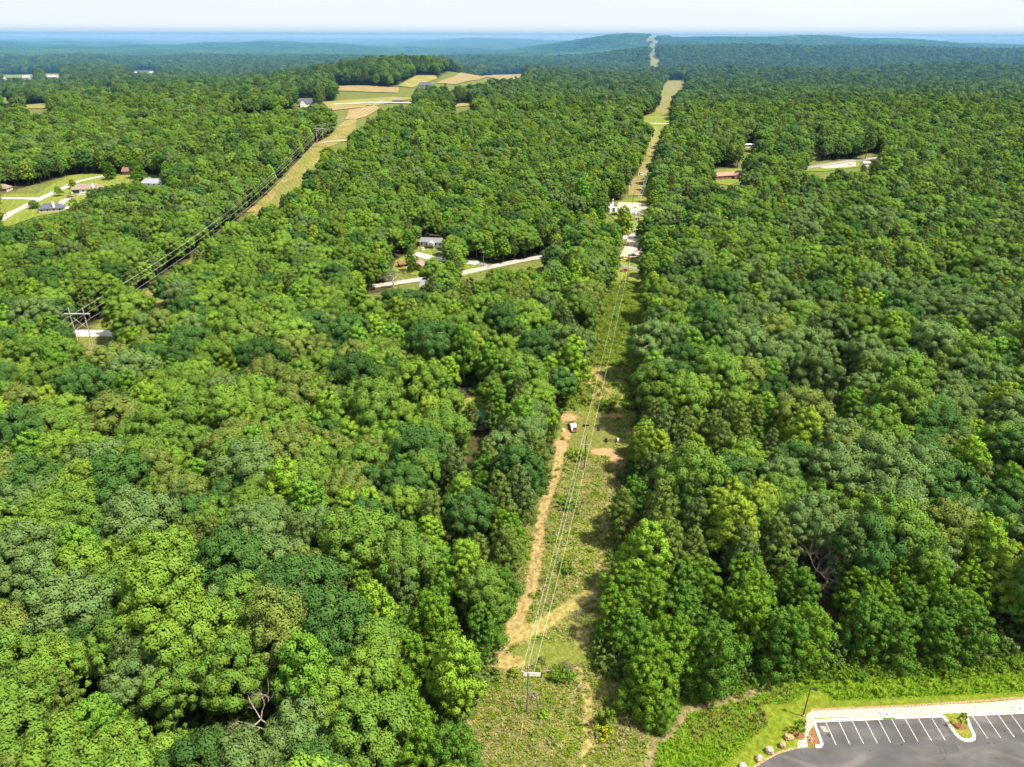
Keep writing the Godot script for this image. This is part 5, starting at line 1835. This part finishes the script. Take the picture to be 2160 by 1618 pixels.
func build_woods() -> void:
	for kind in KINDS:
		crowns[kind] = []
		trunks[kind] = []
		for k in VARIANTS[kind]:
			crowns[kind].append(crown_mesh(kind, 100 + 17 * k + kind.length() * 1000))
		for k in 2:
			trunks[kind].append(trunk_mesh(kind, 400 + k + kind.length() * 1000))
	crowns["bush"] = []
	for k in 3:
		crowns["bush"].append(crown_mesh("bush", 900 + k))
	var near := []
	var rest := {}
	var d := 60.0
	var row := 0
	while d < 3300.0:
		var step := 7.9 if d < 320.0 else (7.0 if d < 950.0 else (9.0 if d < 1900.0 else 11.0))
		var half := 0.70 * d + 75.0
		var x := -half + (step * 0.5 if row % 2 else 0.0)
		while x < half:
			var xx := x + rng.randf_range(-0.36, 0.36) * step
			var dd := d + rng.randf_range(-0.36, 0.36) * step
			var dice := rng.randf()
			var turn := rng.randf() * TAU
			var var_ := rng.randi()
			var sy := rng.randf_range(0.9, 1.12)
			x += step
			if is_open(xx, dd):
				continue
			if dd > 330.0 and dd < 1200.0 and off_limits(xx, dd):
				continue
			var s := species(xx, dd, dice)
			var seen := dd < 208.0 and absf(xx) < 0.646 * dd + 36.0 and dd > 76.0
			if seen:
				near.append([xx, dd, s[0], s[1], s[2], sy, turn, var_])
			else:
				var key: String = s[0]
				if not rest.has(key):
					rest[key] = []
				rest[key].append([xx, dd, s[1], s[2] * (1.0 if dd < 950.0 else (1.12 if dd < 1900.0 else 1.3)), sy, turn, var_])
		d += step * 0.92
		row += 1
	individual_trees(near, rest)
	lone_trees()
	standing_forest(rest)


func off_limits(x: float, d: float) -> bool:
	# nothing grows into houses
	for l in landmarks:
		if absf(l[1] - x) < 9.0 and absf(l[2] - d) < 9.0:
			return true
	return false


const ORDINAL := ["nearest", "second", "third", "fourth", "fifth", "sixth", "seventh", "eighth", "ninth", "tenth", "eleventh", "twelfth", "thirteenth", "fourteenth", "fifteenth", "sixteenth", "seventeenth", "eighteenth", "nineteenth", "twentieth"]


func side_of(x: float, d: float, l: Array) -> String:
	var dx: float = x - l[1]
	var dd: float = d - l[2]
	if absf(dx) > absf(dd):
		return "right of" if dx > 0.0 else "left of"
	return "beyond" if dd > 0.0 else "in front of"


func individual_trees(near: Array, rest: Dictionary) -> void:
	near.sort_custom(func(a, b): return a[1] < b[1])
	var spots := landmarks + [["the lower left photo corner", -100.0, 84.0], ["the left photo edge at snag height", -120.0, 118.0], ["the right photo edge above the car park", 110.0, 125.0], ["the left photo edge below the tower wires", -160.0, 190.0], ["the dark gap in the right woods", 112.0, 238.0], ["the right photo edge above the dark oaks", 150.0, 180.0]]
	var by := {}
	var count := {}
	var built := []
	for t in near:
		var kind: String = t[2]
		count[kind] = count.get(kind, 0) + 1
		if count[kind] > 300:
			if not rest.has(kind):
				rest[kind] = []
			rest[kind].append([t[0], t[1], t[3], t[4], t[5], t[6], t[7]])
			continue
		var best := 1e9
		var mark: Array = spots[0]
		for l in spots:
			var gap: float = Vector2(l[1] - t[0], l[2] - t[1]).length()
			if gap < best:
				best = gap
				mark = l
		var tint: Array = TINTS[kind][t[3]]
		var size := ""
		var h: float = t[4]
		if kind == "oak":
			size = "broad " if h > 1.3 else ("small " if h < 1.06 else "")
		elif h > 1.08:
			size = "tall "
		elif h < 0.95:
			size = "small "
		var what := "%s%s %s %s" % [size, tint[0], {"oak": "oak", "tulip": "tulip tree", "pine": "pine", "maple": "maple"}[kind], side_of(t[0], t[1], mark)]
		var key: String = what + " " + mark[0]
		if not by.has(key):
			by[key] = []
		by[key].append([best, t])
	for key in by:
		by[key].sort_custom(func(a, b): return a[0] < b[0])
		for i in by[key].size():
			var t: Array = by[key][i][1]
			var label: String = key if by[key].size() == 1 else ORDINAL[mini(i, 19)] + " " + key
			tree(label, t[2], t[3], t[0], t[1], t[4], t[5], t[6], t[7])
	print("individual trees ", count, " crown triangles ", tris)


func tree(label: String, kind: String, tint: int, x: float, d: float, scale: float, sy: float, turn: float, pick: int, group := "") -> Node3D:
	var o := base({"oak": "oak_tree", "tulip": "tulip_tree", "pine": "pine_tree", "maple": "maple_tree"}[kind], on(x, d), turn)
	o.scale = Vector3(scale, scale * sy, scale)
	obj("trunk", trunks[kind][pick % 2], worn(0.15, 0.12, 0.095, 0.4, 0.4), o)
	obj("crown", crowns[kind][pick % crowns[kind].size()], leaf_mat(TINTS[kind][tint][1]), o)
	tag(o, label, "tree", group if group else {"oak": "oaks of the woods", "tulip": "bright tulip trees of the woods", "pine": "pines of the woods", "maple": "maples along the clearings"}[kind])
	return o


func lone_trees() -> void:
	for q in [
		["round dark tree by the bend of the suburban street", "maple", 1, -357.0, 534.5, 0.72, 0.62],
		["small lime lawn tree left of the drive of the hip roofed house", "tulip", 0, -359.0, 571.0, 0.62, 0.7],
		["small lime lawn tree just beyond the hip roofed house", "tulip", 2, -360.0, 593.5, 0.62, 0.7],
		["dark conical tree left of the brown roofed house", "maple", 1, -343.0, 622.0, 1.0, 1.0],
		["dark conical tree right of the brown roofed house", "maple", 1, -322.0, 624.0, 1.0, 1.0],
		["pale green rounded tree on the lawn left of the light grey roofed house", "maple", 0, -312.0, 612.0, 1.0, 0.9],
		["slim dark tree at the left wall of the ochre house", "maple", 1, -56.5, 389.0, 0.72, 1.2],
		["big leafy oak over the right end of the ochre house", "oak", 0, -35.0, 398.0, 1.0, 0.85],
		["second big oak behind the ochre house carport", "oak", 0, -31.5, 405.0, 1.0, 0.95],
		["leafy oak between the ochre house and the county road", "oak", 1, -32.0, 375.0, 0.62, 0.8],
		["tall bright oak left of the church roof", "tulip", 1, 50.0, 520.0, 1.35, 1.1],
		["rounded olive tree in front of the church hall", "oak", 3, 63.5, 515.0, 0.6, 0.7],
		["yellow green tree left of the road below the church", "tulip", 2, 70.0, 448.0, 1.2, 1.1],
		["round small tree on the pasture edge right of the twin pole tower line", "maple", 0, -173.0, 990.0, 0.8, 0.8],
		["small dark tree on the green field across the corridor", "maple", 1, 152.0, 925.0, 0.7, 0.8],
		["second dark tree on the green field across the corridor", "maple", 1, 160.0, 940.0, 0.7, 0.8],
		["small round tree standing alone before the wood edge at the dry grass", "maple", 0, 28.6, 95.0, 0.62, 0.8],
		["pine in front of the left half of the teal roof", "pine", 0, -13.5, 208.0, 0.72, 0.9],
		["pine in front of the right half of the teal roof", "pine", 1, -7.0, 206.0, 0.75, 0.9],
		["big lime tree in front of the brick house clearing", "tulip", 0, 222.0, 632.0, 1.2, 1.0],
		["tall dark tree standing over the two lane road", "pine", 1, 345.0, 722.0, 1.5, 1.2],
		["broad dark tree left of the two lane road", "oak", 2, 300.0, 742.0, 1.3, 1.0],
	]:
		tree(q[0], q[1], q[2], q[3], q[4], q[5], q[6], 1.0 + q[3] * 0.1, int(absf(q[3])), "lone trees by houses and roads")
	for k in 7:
		var t := k / 6.0
		tree("dark evergreen %s in the clipped row on the lawns" % ["first from the house", "second from the house", "third from the house", "in the middle", "third from the far end", "second from the far end", "last at the far end"][k], "maple", 1, lerpf(-330.0, -312.0, t), lerpf(564.0, 582.0, t), 0.62, 0.75, k * 1.3, k, "clipped evergreen row")
	# saplings at the car park
	for q in [["dark green sapling in the mulch ring beside the gravel path", 55.0, 92.8, 1, 0.29], ["thin bright green sapling on the kerbed grass island", 86.9, 94.6, 0, 0.27]]:
		var o := base("sapling", Vector3(q[1], 0.1, -q[2]))
		var s: float = q[4]
		obj("trunk", tube_mesh([Vector3(0, 0, 0), Vector3(0.03, 1.6, 0), Vector3(0, 3.0, 0)], [0.05, 0.04, 0.02], 6), worn(0.2, 0.15, 0.11, 0.3, 0.3), o)
		var c := obj("crown", crowns["bush"][int(q[3])], leaf_mat([Color(0.10, 0.19, 0.02), Color(0.05, 0.12, 0.015)][q[3]]), o)
		c.position = Vector3(0, 1.0 if q[3] == 1 else 1.3, 0)
		c.scale = Vector3(0.85, 1.5, 0.85) if q[3] == 1 else Vector3(0.7, 1.35, 0.7)
		tag(o, q[0], "sapling", "saplings at the car park")


func multi(called: String, mesh: Mesh, material: Material, rows: PackedFloat32Array, parent: Node3D) -> void:
	var mm := MultiMesh.new()
	mm.transform_format = MultiMesh.TRANSFORM_3D
	mm.use_colors = true
	mm.mesh = mesh
	mm.instance_count = rows.size() / 16
	mm.buffer = rows
	var o := MultiMeshInstance3D.new()
	o.multimesh = mm
	o.material_override = material
	o.name = called
	parent.add_child(o, true)


func push(rows: PackedFloat32Array, at: Vector3, turn: float, sx: float, sy: float, c: Color) -> void:
	var cs := cos(turn) * sx
	var sn := sin(turn) * sx
	rows.append_array(PackedFloat32Array([cs, 0.0, sn, at.x, 0.0, sy, 0.0, at.y, -sn, 0.0, cs, at.z, c.r, c.g, c.b, 1.0]))


func standing_forest(rest: Dictionary) -> void:
	var o := base("forest", Vector3.ZERO)
	var total := 0
	for kind in rest:
		var n: int = crowns[kind].size()
		var lots := []
		for k in n:
			lots.append(PackedFloat32Array())
		var stems := PackedFloat32Array()
		for t in rest[kind]:
			var v: int = t[6] % n
			var c: Color = TINTS[kind][t[2]][1]
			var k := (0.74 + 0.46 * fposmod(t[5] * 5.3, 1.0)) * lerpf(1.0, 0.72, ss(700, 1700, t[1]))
			var at := on(t[0], t[1])
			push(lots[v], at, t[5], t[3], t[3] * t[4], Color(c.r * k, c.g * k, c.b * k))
			if t[1] < 900.0:
				push(stems, at, t[5], t[3], t[3] * t[4], Color.WHITE)
			total += 1
		for k in n:
			if lots[k].size():
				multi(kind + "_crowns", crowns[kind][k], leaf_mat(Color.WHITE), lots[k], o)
		if stems.size():
			multi(kind + "_trunks", trunks[kind][0], worn(0.15, 0.12, 0.095, 0.4, 0.4), stems, o)
	tag(o, "unbroken mixed woods of oaks, tulip trees and pines stretching away on both sides", "", "", "stuff")
	print("forest trees ", total)


func build_far_woods() -> void:
	# canopy in pieces of sixty metres, each a crowd of leafy domes
	var kinds := []
	for sd in 4:
		var q := RandomNumberGenerator.new()
		q.seed = 70 + sd
		var s := Shape.new()
		for i in 7:
			for j in 7:
				var c := Vector3((i - 3.0) * 9.4 + q.randf_range(-2.5, 2.5), q.randf_range(7.0, 12.0), (j - 3.0) * 9.4 + q.randf_range(-2.5, 2.5))
				var r := q.randf_range(5.0, 7.5)
				var k := q.randf_range(0.75, 1.25)
				var tint := Color(k * q.randf_range(0.9, 1.15), k, k * q.randf_range(0.8, 1.2))
				var first := s.v.size()
				for ring in 4:
					var up := [1.5, 0.95, 0.45, -0.5][ring] as float
					for a in 7:
						var an := TAU * (a + 0.5 * (ring % 2)) / 7
						var u := Vector3(cos(an) * cos(up), sin(up), sin(an) * cos(up))
						s.v.append(c + u * r * q.randf_range(0.82, 1.15))
						s.n.append((u + Vector3(0, 0.2, 0)).normalized())
						s.c.append(tint)
				for ring in 3:
					for a in 7:
						var b := first + ring * 7
						s.i.append_array([b + a, b + 7 + a, b + 7 + (a + 1) % 7, b + a, b + 7 + (a + 1) % 7, b + (a + 1) % 7])
		s.face_up()
		kinds.append(s.mesh())
	var rows := [PackedFloat32Array(), PackedFloat32Array(), PackedFloat32Array(), PackedFloat32Array()]
	var d := 3280.0
	var n := 0
	while d < 30000.0:
		var step := 58.0 if d < 9000.0 else 58.0 * d / 9000.0
		var half := 0.66 * d + 300.0
		var x := -half
		while x < half:
			var xx := x + rng.randf_range(-8, 8)
			x += step
			var c0 := 0.172 * d + 30.0
			if d < 6200.0 and absf(xx - c0) < 42.0:
				continue
			var m := broad.get_noise_2d(xx * 0.0016, d * 0.0011)
			if m > 0.36 and d > 3600.0 and rng.randf() < 0.6:
				continue
			var k := rng.randf_range(0.7, 1.25) * (1.0 + 0.5 * m)
			var t := rng.randi() % 4
			push(rows[t], on(xx, d, 0.0), (rng.randi() % 4) * PI / 2, step / 58.0 * 1.06, 1.0 if d < 9000.0 else 1.3, Color(0.040 * k, 0.082 * k, 0.018 * k))
			n += 1
		d += step
	var o := base("far_forest", Vector3.ZERO)
	for k in 4:
		multi("canopy", kinds[k], leaf_mat(Color.WHITE), rows[k], o)
	tag(o, "hazy blue green forest covering the distant hills to the skyline", "", "", "stuff")
	print("far pieces ", n)


func build_bushes() -> void:
	var green := Color(0.085, 0.165, 0.015)
	for q in [
		["round green bush right of the white gate before the brush pile", 11.0, 105.6, 1.55, 0.85, green],
		["low bright bush left of the white gate", 0.6, 106.8, 1.15, 0.8, Color(0.13, 0.2, 0.015)],
		["grey green bush on the damp grass behind the gate", 6.6, 110.3, 0.9, 0.7, Color(0.12, 0.15, 0.05)],
		["tall green bush on the dry grass near the round edge maple", 18.7, 94.6, 1.5, 1.7, Color(0.095, 0.165, 0.015)],
		["yellow bush at the foot of the tall green bush", 18.0, 92.2, 1.35, 1.0, Color(0.24, 0.26, 0.012)],
		["pale grey dried bush in front of the nearest pole", 4.6, 101.2, 0.7, 0.8, Color(0.26, 0.25, 0.16)],
		["bright green bush on the dry grass right of the nearest pole", 6.6, 97.0, 1.0, 0.5, Color(0.13, 0.25, 0.02)],
		["dark green bush at the corridor middle above the cross track", 13.6, 139.0, 1.5, 0.9, Color(0.06, 0.12, 0.015)],
		["lush bush patch in the corridor middle between track and pines", 15.6, 166.0, 2.4, 0.7, Color(0.085, 0.17, 0.015)],
		["small pale bush beside the left track", 11.2, 150.5, 1.0, 0.6, Color(0.14, 0.22, 0.02)],
		["yellow green scrub along the yard end of the left track", 20.5, 192.0, 2.0, 0.7, Color(0.15, 0.23, 0.02)],
		["dark scrub hedge beyond the yard with the wrecks", 33.5, 224.0, 2.4, 0.9, Color(0.06, 0.11, 0.015)],
		["bright scrub beyond the yard left of the wires", 27.0, 229.0, 2.0, 0.8, Color(0.15, 0.2, 0.02)],
		["low bush beside the gravel yard under the tall pole", 60.0, 366.0, 2.0, 1.0, Color(0.12, 0.17, 0.03)],
	]:
		var o := base("bush", on(q[1], q[2]), q[1])
		var c := obj("leaves", crowns["bush"][int(absf(q[1])) % 3], leaf_mat(q[5]), o)
		c.scale = Vector3(q[3], q[3] * q[4], q[3])
		obj("stem", tube_mesh([Vector3(0, -0.1, 0), Vector3(0, 0.7 * q[3] * q[4], 0)], [0.06, 0.03], 5), worn(0.15, 0.12, 0.095, 0.4, 0.4), o)
		tag(o, q[0], "bush", "bushes in the cleared strip")
	var rows := [PackedFloat32Array(), PackedFloat32Array(), PackedFloat32Array()]
	# scrub in the far part of the corridor and along the wood edges
	for k in 2300:
		var d := rng.randf_range(224.0, 366.0)
		var e := corridor(d)
		var x := rng.randf_range(e.x - 2.0, e.y + 2.0)
		var edge := minf(x - e.x, e.y - x)
		if d < 262.0 and edge > 4.0 and rng.randf() < 0.85:
			continue
		var s := rng.randf_range(0.5, 1.3) * (1.3 if edge < 4.0 else 1.0)
		var g := Color(0.10, 0.17, 0.02).lerp(Color(0.19, 0.25, 0.03), rng.randf())
		push(rows[rng.randi() % 3], on(x, d), rng.randf() * TAU, s, s * rng.randf_range(0.5, 1.0), g)
	for k in 900:
		var d := rng.randf_range(86.0, 224.0)
		var e := corridor(d)
		var left := rng.randf() < 0.5
		var x := (e.x + rng.randf_range(-7.0, 3.0)) if left else (e.y + rng.randf_range(-3.0, 6.0))
		if d < 108.0 and not left:
			continue
		if is_open(x, d) and rng.randf() < 0.92:
			continue
		var s := rng.randf_range(0.5, 1.2)
		push(rows[rng.randi() % 3], on(x, d), rng.randf() * TAU, s, s * rng.randf_range(0.6, 1.1), Color(0.08, 0.15, 0.02).lerp(Color(0.13, 0.18, 0.03), rng.randf()))
	# weeds and brambles all over the strip
	for k in 700:
		var d := rng.randf_range(84.0, 228.0)
		var e := corridor(d)
		var x := rng.randf_range(e.x + 3.0, e.y - 3.0)
		if float(zone(x, d)[1]) < 0.3 or broad.get_noise_2d(x * 0.09, d * 0.09) < -0.05:
			continue
		var s := rng.randf_range(0.18, 0.55)
		push(rows[rng.randi() % 3], on(x, d), rng.randf() * TAU, s, s * rng.randf_range(0.5, 0.9), Color(0.08, 0.15, 0.012).lerp(Color(0.16, 0.25, 0.015), rng.randf()))
	# brambles along the edge of the woods behind the bank
	for k in 170:
		var x := rng.randf_range(36.0, 112.0)
		var d := 101.5 + smoothstep(38.0, 62.0, x) * 4.6 + (x - 62.0) * 0.05 * smoothstep(60.0, 64.0, x) + rng.randf_range(-0.8, 3.0)
		var s := rng.randf_range(0.4, 1.2)
		push(rows[rng.randi() % 3], on(x, d), rng.randf() * TAU, s, s * rng.randf_range(0.6, 1.0), Color(0.06, 0.13, 0.012).lerp(Color(0.11, 0.19, 0.015), rng.randf()))
	for k in 90:
		var s := rng.randf_range(0.7, 2.0)
		push(rows[rng.randi() % 3], on(rng.randf_range(-67.0, -36.0), rng.randf_range(80.0, 95.0)), rng.randf() * TAU, s, s * rng.randf_range(0.7, 1.2), Color(0.06, 0.12, 0.02).lerp(Color(0.10, 0.17, 0.02), rng.randf()))
	# understorey in the woods
	for k in 7000:
		var d := rng.randf_range(74.0, 300.0)
		var x := rng.randf_range(-0.68 * d - 45.0, 0.68 * d + 45.0)
		if is_open(x, d):
			continue
		var s := rng.randf_range(1.0, 2.2)
		push(rows[rng.randi() % 3], on(x, d), rng.randf() * TAU, s, s * rng.randf_range(0.7, 1.3), Color(0.05, 0.10, 0.02).lerp(Color(0.09, 0.14, 0.03), rng.randf()))
	var u := base("undergrowth", Vector3.ZERO)
	for k in 3:
		multi("leaves", crowns["bush"][k], leaf_mat(Color.WHITE), rows[k], u)
	tag(u, "low green undergrowth and scrub along the strip and under the trees", "", "", "stuff")


func tuft_mesh(sd: int, blades: int, width: float, splay: float) -> ArrayMesh:
	var q := RandomNumberGenerator.new()
	q.seed = sd
	var s := Shape.new()
	for k in blades:
		var a := q.randf() * TAU
		var out := Vector3(cos(a), 0, sin(a))
		var foot := out * q.randf_range(0.0, 0.22)
		var tip := foot + out * q.randf_range(0.1, splay) + Vector3(0, q.randf_range(0.6, 1.0), 0)
		var side := Vector3(-sin(a), 0, cos(a)) * width
		var g := q.randf_range(0.8, 1.2)
		s.tint = Color(g, g, g)
		var mid := foot.lerp(tip, 0.55) + Vector3(0, 0.12, 0)
		s.quad(foot - side, foot + side, mid + side * 0.8, mid - side * 0.8)
		s.tri(mid - side * 0.8, mid + side * 0.8, tip)
	s.face_up()
	for k in s.n.size():
		s.n[k] = (s.n[k] * 0.35 + Vector3.UP).normalized()
	return s.mesh()


func build_grass() -> void:
	var rows := [PackedFloat32Array(), PackedFloat32Array(), PackedFloat32Array()]
	var tufts := [tuft_mesh(1, 14, 0.045, 0.5), tuft_mesh(2, 12, 0.05, 0.65), tuft_mesh(3, 16, 0.04, 0.35)]
	var n := 0
	# near meadow, then along the corridor
	var d := 80.0
	while d < 330.0:
		var step := 0.33 if d < 112.0 else (0.45 if d < 200.0 else 0.8)
		var e := Vector2(-14.0, 118.0) if d < 112.0 else corridor(d)
		var x := e.x
		while x < e.y:
			var xx := x + rng.randf_range(-0.5, 0.5) * step
			var dd := d + rng.randf_range(-0.5, 0.5) * step
			x += step
			if d < 112.0 and xx > 40.0 and dd < 98.3 + 0.058 * (xx - 59.0):
				if xx > 58.5 or dd < 92.0 - (54.0 - xx) * 0.55 or dd < 84.0:
					continue
				if xx > 53.2 and dd < 97.0:
					continue
			if d < 112.0 and xx > 20.0 and not is_open(xx, dd):
				continue
			var z := zone(xx, dd)
			var tall: float = z[1]
			if tall < 0.09:
				continue
			var c: Color = z[0]
			var k := rng.randf_range(0.75, 1.2)
			var s := tall * rng.randf_range(0.7, 1.35)
			var roll := rng.randf()
			if xx < 26.0 or dd > 112.0:
				if roll < 0.2:
					c = c.lerp(Color(0.30, 0.235, 0.14), 0.75)
					s *= 1.25
				elif roll < 0.36:
					c = c.lerp(Color(0.12, 0.23, 0.012), 0.8)
			elif tall > 0.5:
				c = c.lerp(Color(0.20, 0.25, 0.03), 0.5 * roll)
			push(rows[rng.randi() % 3], Vector3(xx, 0.0, -dd), rng.randf() * TAU, maxf(s, 0.35) * (0.9 if d < 112.0 else 1.25), s, Color(c.r * k, c.g * k, c.b * k))
			n += 1
		d += step
	var o := base("grass", Vector3.ZERO)
	for k in 3:
		multi("tufts", tufts[k], leaf_mat(Color.WHITE), rows[k], o)
	tag(o, "tufts of tan, lime and lush green grass over the strip and the bank", "", "", "stuff")
	print("tufts ", n)
